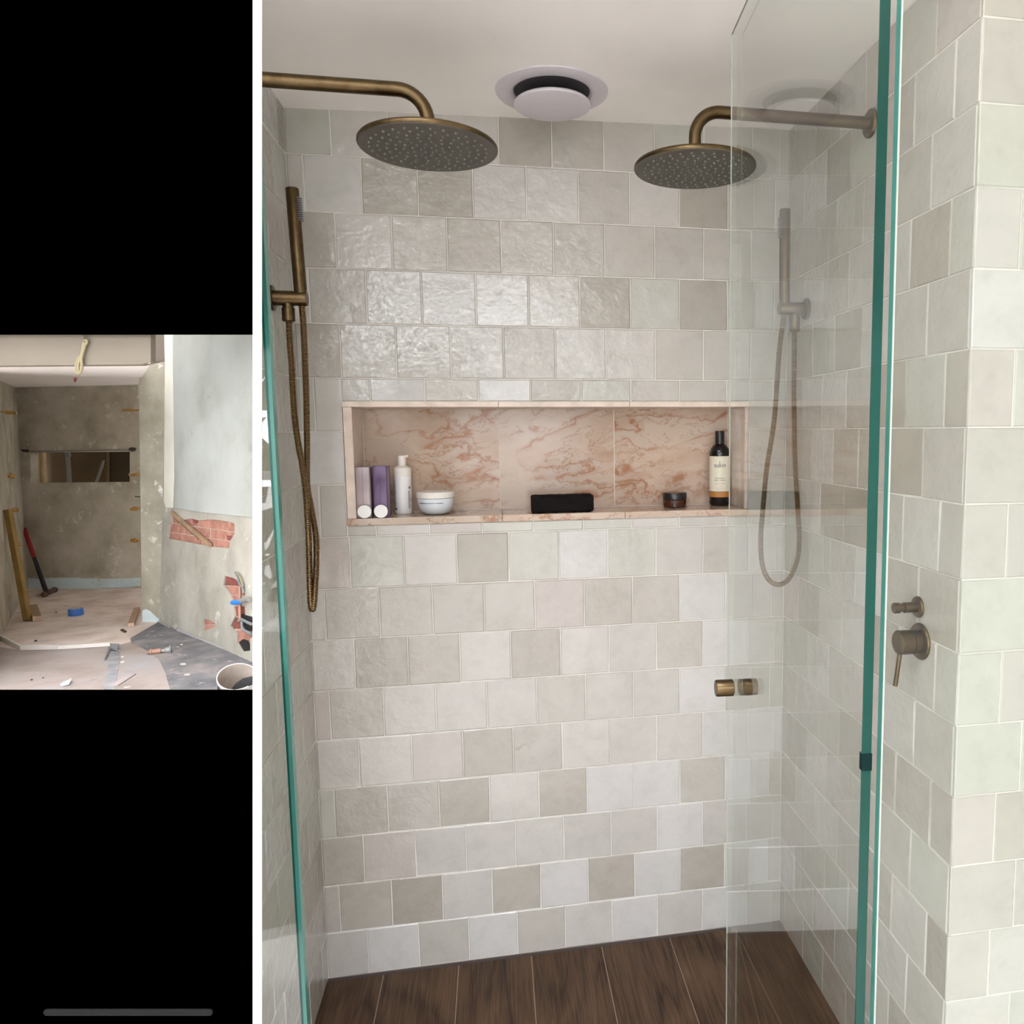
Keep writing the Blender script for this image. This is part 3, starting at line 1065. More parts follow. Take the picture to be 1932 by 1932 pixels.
for i in range(15):                                    # dark printed letters running up the right of the front
    z = zb_ + 0.016 + i * 0.0032
    strip_on_cyl(mk, pc, 0.02335, z, z + 0.0021, 0.70, 0.95 + rs.uniform(-.05, .25), 4)
mk.build('print', M['ink_blue'], pbody)['kind'] = 'stuff'
mk = MB()
for i in range(26):
    z = zb_ + 0.014 + i * 0.0030
    strip_on_cyl(mk, pc, 0.02335, z, z + 0.0014, -1.15, -0.72 - rs.uniform(0, .22), 4)
mk.build('print', M['ink_blue'], pbody)['kind'] = 'stuff'
mk = MB()
strip_on_cyl(mk, pc, 0.0234, zb_ + 0.012, zb_ + 0.0165, -1.0, -0.68, 6)
mk.build('bar_mark', M['ink'], pbody)
lg = MB()
lg.add([(pc.x + math.sin(0.93 + 0.16 * math.cos(a)) * 0.0235, pc.y - math.cos(0.93 + 0.16 * math.cos(a)) * 0.0235, zb_ + 0.0715 + 0.0042 * math.sin(a))
        for a in [2 * math.pi * k / 20 for k in range(20)]], [tuple(range(20))])
lg.build('round_logo', M['ink_brown'], pbody)

# pale bowl-shaped jar
yc = 0.066
jc = onY(823, 970, yc)
jc.z = shelf_z(yc) + 0.0003
jr = thing('cosmetic_jar', jc, 'pale grey-blue bowl-shaped jar with a cream lid in the niche', 'jar')
prof = [(0.0205, 0), (0.024, 0.001)]
for k in range(1, 12):
    a = math.pi / 2 * k / 11
    prof.append((0.024 + 0.0245 * math.sin(a) ** 0.85, 0.001 + 0.043 * (1 - math.cos(a)) ** 0.95))
jbody = MB().lathe(prof, jc, seg=48).build('body', M['bowl_glass'], jr, smooth=True)
MB().lathe([(0.0480, 0.0448), (0.0492, 0.0455), (0.0495, 0.058), (0.0480, 0.0610), (0.040, 0.0622)], jc, seg=48).build('lid', M['bottle_cream'], jr, smooth=True)
mk = MB()
a = -0.95
rs = random.Random(9)
while a < 0.42:
    wdt = rs.uniform(0.03, 0.09)
    strip_on_cyl(mk, jc, 0.0483, jc.z + 0.0318, jc.z + 0.0334, a, a + wdt, 3, 0.0487)
    a += wdt + rs.choice((0.012, 0.012, 0.03))
mk.build('print', M['ink'], jbody)['kind'] = 'stuff'

# folded black washcloth
tc = onY(1061, 966, 0.045)
tw = thing('washcloth', (tc.x, 0.045, shelf_z(0.045)), 'folded black washcloth lying on the niche shelf', 'cloth')
xa, xb = onY(1003, 950, 0.03).x, onY(1119, 950, 0.03).x
hz = onY(1061, 934, 0.03).z - shelf_z(0.03)
rings = []
NR, NP = 46, 40
from mathutils import noise as mnoise
for i in range(NR + 1):
    u = i / NR
    x = xa + (xb - xa) * u
    endk = min(1.0, 0.80 + 9 * min(u, 1 - u)) ** 0.5
    ring = []
    for k in range(NP):
        aa = 2 * math.pi * k / NP
        cx, cz = math.cos(aa), math.sin(aa)
        q = 7.0
        rr = (abs(cx) ** q + abs(cz) ** q) ** (-1 / q)
        y, z = rr * cx * 0.036, rr * cz * hz / 2
        nn = mnoise.noise(Vector((x * 90, y * 120, z * 120))) * 0.0016 + mnoise.noise(Vector((x * 400, y * 300, z * 300))) * 0.0009
        fold = -0.0022 if abs(z - 0.001) < 0.003 and y < 0 else 0
        y2 = y * endk * (1 + nn / 0.03) + fold * (-1)
        z2 = z * endk + (nn if z > -hz * .4 else 0)
        hh = hz * (1.0 + 0.06 * (u - .5))
        ring.append((x, 0.045 + y2 * 0.98, shelf_z(0.045 + y2) + 0.0004 + hh / 2 + z2 * 0.98 - (0.0 if z2 > 0 else 0)))
    rings.append(ring)
loft(MB(), rings).build('folded_cloth', M['towel'], tw, smooth=True)

# amber jar with dark lid
yc = 0.090
ac = onY(1273, 957, yc)
ac.z = shelf_z(yc) + 0.0003
aj = thing('amber_jar', ac, 'low dark amber jar with a black screw lid on the niche shelf', 'jar')
MB().lathe([(0.030, 0), (0.0335, 0.002), (0.0340, 0.006), (0.0340, 0.022), (0.0325, 0.0235)], ac, seg=44).build('body', M['amber'], aj, smooth=True)
MB().lathe([(0.0338, 0.0238), (0.0348, 0.0245), (0.0348, 0.0410), (0.0335, 0.0428)], ac, seg=44).build('lid', M['lid_dark'], aj, smooth=True)
MB().lathe([(0.0328, 0.0429), (0.0320, 0.0433)], ac, seg=44).build('lid_top', M['lid_top'], aj)

# tall dark body wash bottle with a cream label
yc = 0.114
bc = onY(1357.5, 952, yc)
bc.z = shelf_z(yc) + 0.0003
RB = 0.0302
bt = thing('body_wash_bottle', bc, 'tall black body wash bottle with cream label and orange band', 'bottle')
HB = onY(1357.5, 813, yc).z - bc.z
MB().lathe([(0.024, 0), (0.0275, 0.002), (RB, 0.008), (RB, HB * .68), (RB * .97, HB * .715), (RB * .86, HB * .765), (RB * .66, HB * .805), (0.0135, HB * .825)], bc, seg=48).build('body', M['black_plastic'], bt, smooth=True)
MB().lathe([(0.0132, HB * .825), (0.0136, HB * .83), (0.0136, HB * .992), (0.0126, HB)], bc, seg=36).build('cap', M['lid_dark'], bt, smooth=True)
lb = MB()
rl = RB + 0.0004
strip_on_cyl(lb, bc, rl, bc.z + HB * .195, bc.z + HB * .665, -1.9, 1.9, 40)
lbo = lb.build('label', M['label_cream'], bt)
bd = MB()
strip_on_cyl(bd, bc, rl + 0.0001, bc.z + HB * .118, bc.z + HB * .190, -1.9, 1.9, 40)
bd.build('label_band', M['label_orange'], lbo)
facing = -0.24
LET = bt.children[2] if False else None
lt = MB()
for body, sz, zf in (('sukin', 0.0175, .545), ('BOTANICAL', 0.0052, .372), ('BODY WASH', 0.0056, .343)):
    vs, fs = text_bm(body, sz)
    if body == 'sukin':                                   # the ascender of the k runs up to a leaf tip
        kx = 0.0
        top = max(v.y for v in vs)
        for v in vs:
            if v.y > top * 0.55 and abs(v.x) < 0.012 and v.x < 0.004:
                v.y *= 1.75
    lt = MB()
    on_cyl(lt, vs, fs, bc, rl + 0.0003, bc.z + HB * zf, facing)
    lt.build('lettering', M['ink'], lbo)
lt = MB()
vs, fs = text_bm('ORGANIC SKINCARE', 0.0026)
for zf, a0, a1 in ((.508, -0.62, 0.15), (.258, -0.46, -.02), (.232, -0.62, 0.12), (.215, -0.62, -.1)):
    a = a0
    while a < a1:
        wd = rs.uniform(0.03, 0.10)
        strip_on_cyl(lt, bc, rl + 0.0003, bc.z + HB * zf, bc.z + HB * zf + 0.0007, a, min(a + wd, a1), 3)
        a += wd + 0.02
lt.build('small_print', M['ink_blue'], lbo)['kind'] = 'stuff'
lt = MB()
vs, fs = text_bm('YLANG & CEDAR', 0.0042)
on_cyl(lt, vs, fs, bc, rl + 0.0003, bc.z + HB * .300, facing + 0.02)
lt.build('scent_print', M['ink_brown'], lbo)

# ------------------------------------------------------------------ black panel with the opening onto the stripped alcove
# The panel leans back parallel to the picture; the stripped room stands right behind its opening.
ZP = 0.585                      # distance of the panel's face
ZB = 1.0                        # distance of the stripped alcove's back wall


def at_depth(z):
    return lambda x, y, off=0.0: atz(x, y, z - off)


pp = at_depth(ZP)
panel = thing('display_panel', pp(240, 1990), 'tall black panel whose wide opening shows the stripped alcove, white edge strip', 'panel')


def plate(name, x0, y0, x1, y1, mat, par, t=0.0035, P=pp, off=0.0):
    f = [P(x0, y1, off), P(x1, y1, off), P(x1, y0, off), P(x0, y0, off)]
    return MB().prism(f, [p + FWD * t for p in f]).build(name, mat, par)


plate('upper_panel', -130, -160, 477, 629.5, M['black'], panel)
plate('lower_panel', -130, 1303.0, 477, 2120, M['black'], panel)
plate('side_panel', -130, 629.5, -62, 1303.0, M['black'], panel)
plate('white_edge_strip', 477, -160, 489, 2120, M['white_strip'], panel, t=0.0045, off=0.0005)
hb = []
for k in range(40):
    a = 2 * math.pi * k / 40
    cx = 395 if math.cos(a) > 0 else 88
    hb.append(pp(cx + 6.0 * math.cos(a), 1910.5 + 6.0 * math.sin(a), 0.0012))
MB().prism(list(reversed(hb)), [p + FWD * 0.001 for p in reversed(hb)]).build('grey_bar', M['grey_bar'], panel)

# ---- materials of the stripped alcove
M['render'] = render_wall_material('old_cement_render', (0.30, 0.26, 0.195), (0.41, 0.365, 0.285), (0.50, 0.45, 0.375), (0.72, 0.68, 0.60), 26, 0.5)
M['render_pale'] = render_wall_material('pale_cement_render', (0.28, 0.268, 0.225), (0.36, 0.346, 0.295), (0.43, 0.412, 0.36), (0.66, 0.65, 0.60), 22, 0.35)
M['nib_render'] = render_wall_material('nib_cement_render', (0.24, 0.22, 0.165), (0.32, 0.295, 0.23), (0.40, 0.375, 0.30), (0.68, 0.67, 0.60), 30, 0.55)
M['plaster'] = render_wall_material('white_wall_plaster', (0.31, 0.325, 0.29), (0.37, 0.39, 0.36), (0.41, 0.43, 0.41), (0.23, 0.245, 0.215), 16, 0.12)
M['plaster_edge'] = plain('pale_plaster_edge', (0.66, 0.65, 0.56), 0.9, var=0.06, vs=40)
M['beige'] = plain('beige_painted_board', (0.165, 0.14, 0.108), 0.8, var=0.03, vs=30)
M['alcove_ceiling'] = plain('pinkish_white_board', (0.84, 0.77, 0.73), 0.8, var=0.03, vs=30)
M['dust_floor'] = render_wall_material('dusty_screed', (0.44, 0.35, 0.29), (0.58, 0.49, 0.425), (0.68, 0.60, 0.54), (0.36, 0.29, 0.24), 34, 0.35)
M['dust_sheet'] = render_wall_material('dusty_outer_floor', (0.24, 0.20, 0.175), (0.31, 0.265, 0.24), (0.30, 0.305, 0.315), (0.18, 0.175, 0.18), 18, 0.3)
M['membrane'] = render_wall_material('dusty_black_membrane', (0.10, 0.10, 0.105), (0.16, 0.158, 0.16), (0.28, 0.25, 0.23), (0.42, 0.37, 0.34), 34, 0.5)
M['blue_paint'] = render_wall_material('blue_waterproofing', (0.50, 0.58, 0.58), (0.56, 0.66, 0.67), (0.62, 0.73, 0.74), (0.45, 0.38, 0.31), 40, 0.5)
M['mortar'] = plain('pale_mortar', (0.52, 0.44, 0.34), 0.95, var=0.12, vs=90)
M['brick'] = plain('old_red_brick', (0.36, 0.17, 0.125), 0.95, var=0.3, vs=110, bmp=0.5, bs=500)
M['brick_dark'] = plain('dark_red_brick', (0.19, 0.055, 0.04), 0.95, var=0.3, vs=110, bmp=0.5, bs=500)
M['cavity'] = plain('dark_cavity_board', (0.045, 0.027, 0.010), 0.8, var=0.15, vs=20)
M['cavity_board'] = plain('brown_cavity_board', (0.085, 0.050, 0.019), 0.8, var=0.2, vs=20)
M['stud'] = plain('pale_timber_stud', (0.50, 0.39, 0.23), 0.7, var=0.1, vs=60)
M['stud_grey'] = plain('grey_metal_stud', (0.22, 0.20, 0.175), 0.6)
M['lintel_dark'] = plain('dark_lintel', (0.035, 0.03, 0.025), 0.8)  # dark tone of the blobs at the lintel ends
M['timber'] = plain('yellow_brown_timber', (0.25, 0.155, 0.042), 0.7, var=0.25, vs=70)
M['offcut'] = plain('timber_offcut', (0.30, 0.195, 0.115), 0.75, var=0.2, vs=80)
M['offcut_end'] = plain('offcut_end_grain', (0.55, 0.38, 0.28), 0.8, var=0.25, vs=140)
M['handle_red'] = plain('red_handle', (0.26, 0.010, 0.012), 0.4)
M['handle_black'] = plain('black_handle', (0.009, 0.009, 0.010), 0.45)
M['rust'] = plain('brown_steel_head', (0.075, 0.042, 0.025), 0.6, var=0.3, vs=200)
M['tape_blue'] = plain('blue_tape', (0.045, 0.16, 0.52), 0.45, var=0.1)
M['tape_core'] = plain('tape_core', (0.50, 0.45, 0.40), 0.7)
M['fitting'] = plain('brass_pipe_fitting', (0.42, 0.235, 0.075), 0.4, metal=0.4, var=0.25, vs=250)
M['fitting_pale'] = plain('pale_pipe_end', (0.62, 0.50, 0.33), 0.5)
M['cable'] = plain('cream_cable', (0.23, 0.195, 0.11), 0.5)
M['cable_dark'] = plain('brown_cable', (0.12, 0.085, 0.05), 0.5)
M['red_bit'] = plain('red_connector', (0.36, 0.02, 0.03), 0.4)
M['copper'] = plain('copper_pipe', (0.33, 0.18, 0.13), 0.5, metal=0.2, var=0.2, vs=120)
M['neck_grey'] = plain('dull_metal', (0.28, 0.27, 0.25), 0.5, metal=0.3)
M['pipe_grey'] = plain('grey_pipe', (0.17, 0.185, 0.19), 0.5)
M['valve_blue'] = plain('blue_valve_handle', (0.02, 0.19, 0.68), 0.35)
M['hole_shade'] = plain('painted_hole_shade', (0.008, 0.006, 0.005), 0.9)  # near-black colour painted for the shade inside holes and gaps
M['bucket'] = plain('white_bucket', (0.78, 0.755, 0.72), 0.5, var=0.05)
M['bucket_in'] = plain('darker_bucket_inside', (0.44, 0.38, 0.33), 0.7, var=0.25, vs=60)  # inside in a darker, mottled tone than the outer wall
M['chip'] = plain('plaster_chip', (0.42, 0.37, 0.32), 0.9)
M['chip_dark'] = plain('dark_chip', (0.05, 0.042, 0.04), 0.9)
M['curb'] = plain('white_curb_strip', (0.72, 0.69, 0.64), 0.6, var=0.06)
M['metal_strip'] = plain('aluminium_angle', (0.60, 0.61, 0.64), 0.35, metal=0.5)
M['slate_scrap'] = plain('grey_membrane_scrap', (0.22, 0.22, 0.225), 0.8, var=0.3, vs=80)


def zfloor(py):
    return 277.0 / (py - 833.0)


def fpt(x, y, h=0.0):
    """point on the stripped room's floor seen at (x, y), raised by h"""
    return atz(x, y, zfloor(y)) + UPF * h


class Plane:
    """a flat surface through three points; called with a pixel it gives the point on it, off towards the camera"""
    def __init__(s, a, b, c):
        s.p = a
        n = (b - a).cross(c - a).normalized()
        if n.dot(CAM - a) < 0:
            n = -n
        s.n = n

    def __call__(s, x, y, off=0.0):
        d = ray(x, y)
        return CAM + d * ((s.p - CAM).dot(s.n) / d.dot(s.n)) + s.n * off


f0, f1, f2 = atz(50, 1115, zfloor(1115)), atz(300, 1115, zfloor(1115)), atz(200, 1250, zfloor(1250))
UPF = (f1 - f0).cross(f2 - f0).normalized()
if UPF.dot(UP) < 0:
    UPF = -UPF
BW = Plane(atz(0, 900, ZB), atz(300, 900, ZB), atz(100, 1200, ZB))
NIB = Plane(atz(262, 700, .815), atz(312, 700, .812), atz(268, 1174, .815))
RW = Plane(atz(312, 640, .812), atz(300, 1173, .812), atz(479, 900, .668))
LW = Plane(atz(30, 730, ZB), atz(53, 1113, ZB), atz(-20, 1000, .72))
CE = Plane(atz(30, 730, ZB), atz(258, 725, ZB), atz(140, 688, .593))
FA = Plane(atz(0, 650, .592), atz(300, 650, .592), atz(140, 700, .592))
FLP = Plane(f0, f1, f2)
E_ = 0.004

# back wall with the hole for the new niche
hole = [(57, 852), (245, 851), (245, 909), (58, 911)]
w = slab(BW, [(28, 715), (262, 712), (270, 1112), (50, 1118)], [hole], 0.012).build('wall_back', M['render'])
tag(w, 'stripped alcove back wall of brown-grey render with a long slot cut in it', kind='structure')
MB().prism([BW(x, y, .0006) for x, y in [(53, 1091), (70, 1092), (100, 1090), (150, 1089.5), (153, 1091), (200, 1092), (264.5, 1090), (265, 1105), (240, 1108), (200, 1109), (150, 1112.5), (110, 1113), (80, 1110), (54, 1114)]],
           [BW(x, y, -.001) for x, y in [(53, 1091), (70, 1092), (100, 1090), (150, 1089.5), (153, 1091), (200, 1092), (264.5, 1090), (265, 1105), (240, 1108), (200, 1109), (150, 1112.5), (110, 1113), (80, 1110), (54, 1114)]]).build('blue_band', M['blue_paint'], w)
lin = MB()
lin.prism([BW(x, y, .0015) for x, y in [(54, 850.5), (248, 847.5), (248, 849.8), (54, 853.4)]], [BW(x, y, -.006) for x, y in [(54, 850.5), (248, 847.5), (248, 849.8), (54, 853.4)]])
lin.build('lintel', M['stud_grey'], w)
for pts in ([(41, 850), (45, 847.5), (53, 848), (57, 851), (54, 853.5), (46, 853)], [(245, 846), (250, 844), (257, 845), (257, 850), (251, 852), (245, 850)]):
    MB().prism([BW(x, y, .0022) for x, y in pts][::-1], [BW(x, y, -.001) for x, y in pts][::-1]).build('lintel_end', M['lintel_dark'], w)
# what shows in the slot
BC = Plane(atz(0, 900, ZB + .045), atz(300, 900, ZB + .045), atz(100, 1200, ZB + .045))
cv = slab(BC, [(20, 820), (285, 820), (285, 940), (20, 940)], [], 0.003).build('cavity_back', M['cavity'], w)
def board(name, x0, x1, mat, d, xs0=0, xs1=0, y0=842, y1=921, th=0.006):
    P = Plane(atz(0, 900, ZB + d), atz(300, 900, ZB + d), atz(100, 1200, ZB + d))
    q = [(x0 + xs0, y0), (x1 + xs0, y0), (x1 + xs1, y1), (x0 + xs1, y1)]
    return slab(P, q, [], th).build(name, mat, w)
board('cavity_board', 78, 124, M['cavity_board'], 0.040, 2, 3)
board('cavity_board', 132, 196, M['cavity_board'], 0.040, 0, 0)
board('timber_stud', 63.0, 69.5, M['stud'], 0.016, 0, 4)
board('timber_stud', 75.5, 80.0, M['stud'], 0.018, 0, 4)
board('gap_shade', 70.0, 75.2, M['hole_shade'], 0.026, 0, 4)  # black strip paints the shade between the two pale studs
board('metal_stud', 122, 125.5, M['stud_grey'], 0.022, 0, 5)
board('timber_stud', 197, 201, M['cavity_board'], 0.022, 0, 0)
PB = Plane(atz(0, 900, ZB + .02), atz(300, 900, ZB + .02), atz(100, 1200, ZB + .02))
slab(PB, [(193, 869), (196.5, 868), (182, 912), (178, 912)], [], .003).build('diagonal_brace', M['stud_grey'], w)
slab(PB, [(121, 853), (130, 853), (132, 861), (124, 862)], [], .003).build('metal_bracket', M['pipe_grey'], w)

lw = slab(LW, [(31, 729), (54, 1115), (-45, 1350), (-45, 690)], [], 0.008).build('wall_left', M['render'])
tag(lw, 'stripped side wall of brown-grey render behind the leaning timber', kind='structure')
cq = [atz(-45, 690.5, .5935), atz(284, 685.5, .5935), atz(260, 726, ZB), atz(31, 731, ZB), LW(-45, 700)]
ce = MB().prism(cq, [p + UP * .006 for p in cq]).build('ceiling', M['alcove_ceiling'])
tag(ce, 'pinkish white ceiling board of the stripped alcove', kind='structure')
fa = slab(FA, [(-45, 600), (284.5, 600), (284.5, 682), (266, 687.5), (-45, 690)], [], 0.006).build('wall_front', M['beige'])
tag(fa, 'beige bulkhead above the stripped alcove behind the hanging cable', kind='structure')

nb = slab(NIB, [(262, 692), (264, 689), (285, 685), (311, 678.5), (312, 690), (313, 760), (310, 900), (312, 952), (302, 1175), (268, 1177)], [], 0.006).build('wall_nib', M['nib_render'])
tag(nb, 'narrow stripped nib wall of grey render with white flecks', kind='structure')
slab(NIB, [(285, 600), (314, 600), (314, 681), (285, 688)], [], 0.006).build('upper_board', M['beige'], nb)
bp = [(269, 1152), (276, 1149), (284, 1153), (293, 1162), (300, 1168), (301, 1172), (286, 1178), (269, 1174)]
MB().prism([NIB(x, y, .0005) for x, y in bp][::-1], [NIB(x, y, -.001) for x, y in bp][::-1]).build('blue_patch', M['blue_paint'], nb)

# the long wall on the other side: masonry behind, render on it, white plaster over the top
H1 = [(325, 965), (331, 967), (346, 981), (361, 978), (375, 982), (393, 980), (414, 981), (430, 984), (443, 988), (443, 1006), (435, 1019), (433, 1034), (404, 1032), (362, 1024), (317, 1016), (320, 992)]
H2 = [(424, 1086), (442, 1091), (457, 1103), (463, 1122), (461, 1138), (463, 1160), (478, 1164), (478, 1200), (472, 1205), (472, 1228), (460, 1228), (447, 1213), (447, 1197), (435, 1181), (443, 1163), (440, 1140), (434, 1122), (421, 1103)]
H3 = [(383, 1170), (392, 1168), (406, 1176), (405, 1184), (393, 1187), (384, 1190)]
rw = slab(lambda x, y, o=0: RW(x, y, o - .0019), [(300, 600), (479, 600), (479, 1262), (298, 1182)], [], 0.005).build('wall_right', M['mortar'])
tag(rw, 'stripped long wall, white plaster above and grey render below, brickwork exposed', kind='structure')
slab(RW, [(313, 600), (479, 600), (479, 1256), (300, 1176), (305, 1040)], [H1, H2, H3], 0.003).build('render_coat', M['render_pale'], rw)
slab(lambda x, y, o=0: RW(x, y, o + .0012), [(320, 600), (479, 600), (479, 976), (430, 971), (380, 966), (345, 960), (322, 958)], [], 0.0011).build('plaster_coat', M['plaster'], rw)
slab(lambda x, y, o=0: RW(x, y, o + .0014), [(312, 600), (329, 600), (329, 690), (330, 800), (331, 900), (329, 958), (316, 957), (312, 945), (313, 800), (314, 690)], [], 0.0013).build('plaster_corner', M['plaster_edge'], rw)


def brick(pts, dark=False, proud=0.0):
    a = [RW(x, y, -.0012 + proud + rnd.uniform(-.0003, .0003)) for x, y in pts]
    b_ = [RW(x, y, -.0034) for x, y in pts]
    MB().prism(a[::-1], b_[::-1]).build('brick', M['brick_dark' if dark else 'brick'], rw, bevel=0.0)


def lerp_y(x, x0, y0, x1, y1):
    return y0 + (y1 - y0) * (x - x0) / (x1 - x0)


l1 = lambda x: lerp_y(x, 321, 986.5, 443, 1005)
l2 = lambda x: lerp_y(x, 320, 1004, 437, 1022.5)
gx = 1.0
for x0, x1, d in ((324, 327.5, 0), (329, 346, 0), (348, 374, 0), (376, 427.5, 0), (429.5, 443, 0)):      # upper course
    brick([(x0, l1(x0) - gx), (x1, l1(x1) - gx), (x1, l1(x1) - 18), (x0, l1(x0) - 18)], False)
brick([(361, 978), (366, 977.5), (372, 983), (370, 988), (363, 985)], True, .0006)
for x0, x1, d in ((318, 345, 0), (347.5, 393, 0), (396, 443, 0)):                                        # middle course
    brick([(x0, l2(x0) - gx), (x1, l2(x1) - gx), (x1, l1(x1) + gx), (x0, l1(x0) + gx)], False)
brick([(426, 1010), (441, 1012), (439, 1018), (427, 1019)], True, .0004)
for x0, x1, d in ((315, 376, 0), (378.5, 428, 0), (430, 440, 0)):                                        # lower course
    brick([(x0, l2(x0) + 16), (x1, l2(x1) + 16), (x1, l2(x1) + gx), (x0, l2(x0) + gx)], False)
brick([(422, 1104), (457, 1106), (459, 1088), (424, 1085)], True)
brick([(426, 1122), (462, 1123), (462, 1107), (424, 1106)])
brick([(438, 1142), (452, 1143), (452, 1124), (434, 1124)])
brick([(441, 1163), (464, 1164), (464, 1144), (440, 1144)], True)
brick([(436, 1186), (455, 1187), (455, 1166), (437, 1165)], True)
brick([(446, 1212), (472, 1214), (472, 1190), (444, 1189)])
brick([(383, 1191), (404, 1191), (404, 1180), (383, 1180)])
brick([(384, 1178), (406, 1178), (405, 1167), (384, 1167)], False, .0003)
dk = [(451, 1212), (458, 1206), (467, 1209), (471, 1227), (461, 1229)]
MB().prism([RW(x, y, .0001) for x, y in dk][::-1], [RW(x, y, -.002) for x, y in dk][::-1]).build('pipe_hole_shade', M['hole_shade'], rw)  # solid black plate paints the shade inside the hole
for pts in ([(456, 1104), (461, 1105), (464, 1116), (460, 1116)], [(450, 1158), (478, 1162), (478, 1190), (462, 1190)]):
    MB().prism([RW(x, y, -.0006) for x, y in pts][::-1], [RW(x, y, -.003) for x, y in pts][::-1]).build('gap_shade', M['hole_shade'], rw)  # black plates paint the shade in the wall's gaps

# floor: screed in the alcove, dusty floor in front, membrane along the long wall
fo = slab(FLP, [(40, 1105), (276, 1100), (310, 1160), (479, 1250), (479, 1266), (440, 1268), (420, 1278), (412, 1290), (409, 1306), (-60, 1306), (-60, 1190)], [], 0.006).build('floor', M['dust_floor'])
tag(fo, 'dusty pinkish screed floor of the stripped alcove', kind='structure')
slab(lambda x, y, o=0: FLP(x, y, o + .0004), [(-50, 1212), (40, 1228), (110, 1226), (208, 1220), (226, 1217), (247, 1212), (275, 1227), (303, 1246), (316, 1270), (326, 1306), (-50, 1306)], [], 0.0006).build('outer_floor', M['dust_sheet'], fo)
slab(lambda x, y, o=0: FLP(x, y, o + .0006), [(301, 1173), (330, 1186), (400, 1216), (479, 1252), (479, 1266), (440, 1268), (420, 1278), (412, 1290), (409, 1306), (322, 1306), (312, 1270), (300, 1245), (272, 1225), (248, 1215), (246, 1205)], [], 0.0006).build('membrane_sheet', M['membrane'], fo)
slab(lambda x, y, o=0: FLP(x, y, o + .0007), [(208, 1215), (226, 1216), (227, 1240), (222, 1270), (216, 1302), (196, 1302), (203, 1262), (206, 1240)], [], 0.0005).build('membrane_strip', M['slate_scrap'], fo)


def fbar(name, path, mat, par, wd, h, base=0.0008):
    """a bar of height h lying along a path of floor pixels"""
    mb = MB()
    for (a, b_) in zip(path, path[1:]):
        A, B = fpt(*a) + UPF * base, fpt(*b_) + UPF * base
        s_ = (B - A).cross(UPF).normalized() * (wd / 2)
        mb.hexa([A - s_, B - s_, B + s_, A + s_, A - s_ + UPF * h, B - s_ + UPF * h, B + s_ + UPF * h, A + s_ + UPF * h])
    return mb.build(name, mat, par)


cb = thing('shower_curb', fpt(100, 1226), 'white bent curb strip standing across the dusty alcove floor', 'curb')
fbar('curb_strip', [(-30, 1199), (0, 1207), (40, 1227.5), (75, 1227), (110, 1226.5)], M['curb'], cb, 0.0014, 0.0040)
fbar('curb_strip', [(110.5, 1226.5), (160, 1223.5), (208, 1220)], M['curb'], cb, 0.0014, 0.0032)
ms = thing('metal_angle', fpt(370, 1206), 'bright metal angle strip along the foot of the brick wall', 'strip')
fbar('strip', [(335, 1191.5), (395, 1215.5), (421, 1226)], M['metal_strip'], ms, 0.0012, 0.0012)
ms = thing('metal_angle', fpt(305, 1180), 'short metal angle strip beside the nib corner on the membrane', 'strip')
fbar('strip', [(297, 1173.5), (319, 1186)], M['metal_strip'], ms, 0.0008, 0.0010)

# ---- sledgehammer
A = atz(88.5, 1120, zfloor(1126))
hd0, hd1 = fpt(83, 1127) + UPF * .0035, fpt(105, 1117) + UPF * .0035
top_ = BW(49.5, 998, .003)
mid_ = Vector(A) + (top_ - A) * 0.535
sh = thing('sledgehammer', hd0, 'sledgehammer with red and black handle leaning in the alcove corner', 'hammer')
MB().tube([A + (top_ - A) * k / 10 * .535 for k in range(11)], [0.0027 - .0004 * k / 10 for k in range(11)], 12).build('lower_handle', M['handle_black'], sh, smooth=True)
MB().tube([mid_ + (top_ - mid_) * k / 10 * .965 for k in range(11)], 0.00245, 12).build('red_grip', M['handle_red'], sh, smooth=True)
MB().tube([mid_ + (top_ - mid_) * .965, top_], 0.0026, 12).build('end_cap', M['handle_black'], sh, smooth=True)
ax = (hd1 - hd0).normalized()
hl = (hd1 - hd0).length
MB().lathe([(0.0022, 0), (0.0036, .0008), (0.0038, .004), (0.0032, .006), (0.0032, hl - .005), (0.0038, hl - .003), (0.0030, hl)], hd0, ax, 8).build('steel_head', M['rust'], sh)


# ---- leaning timber and offcuts
def beam(a, b_, wv, hv):
    a, b_ = Vector(a), Vector(b_)
    return [a - wv - hv, b_ - wv - hv, b_ + wv - hv, a + wv - hv, a - wv + hv, b_ - wv + hv, b_ + wv + hv, a + wv + hv]


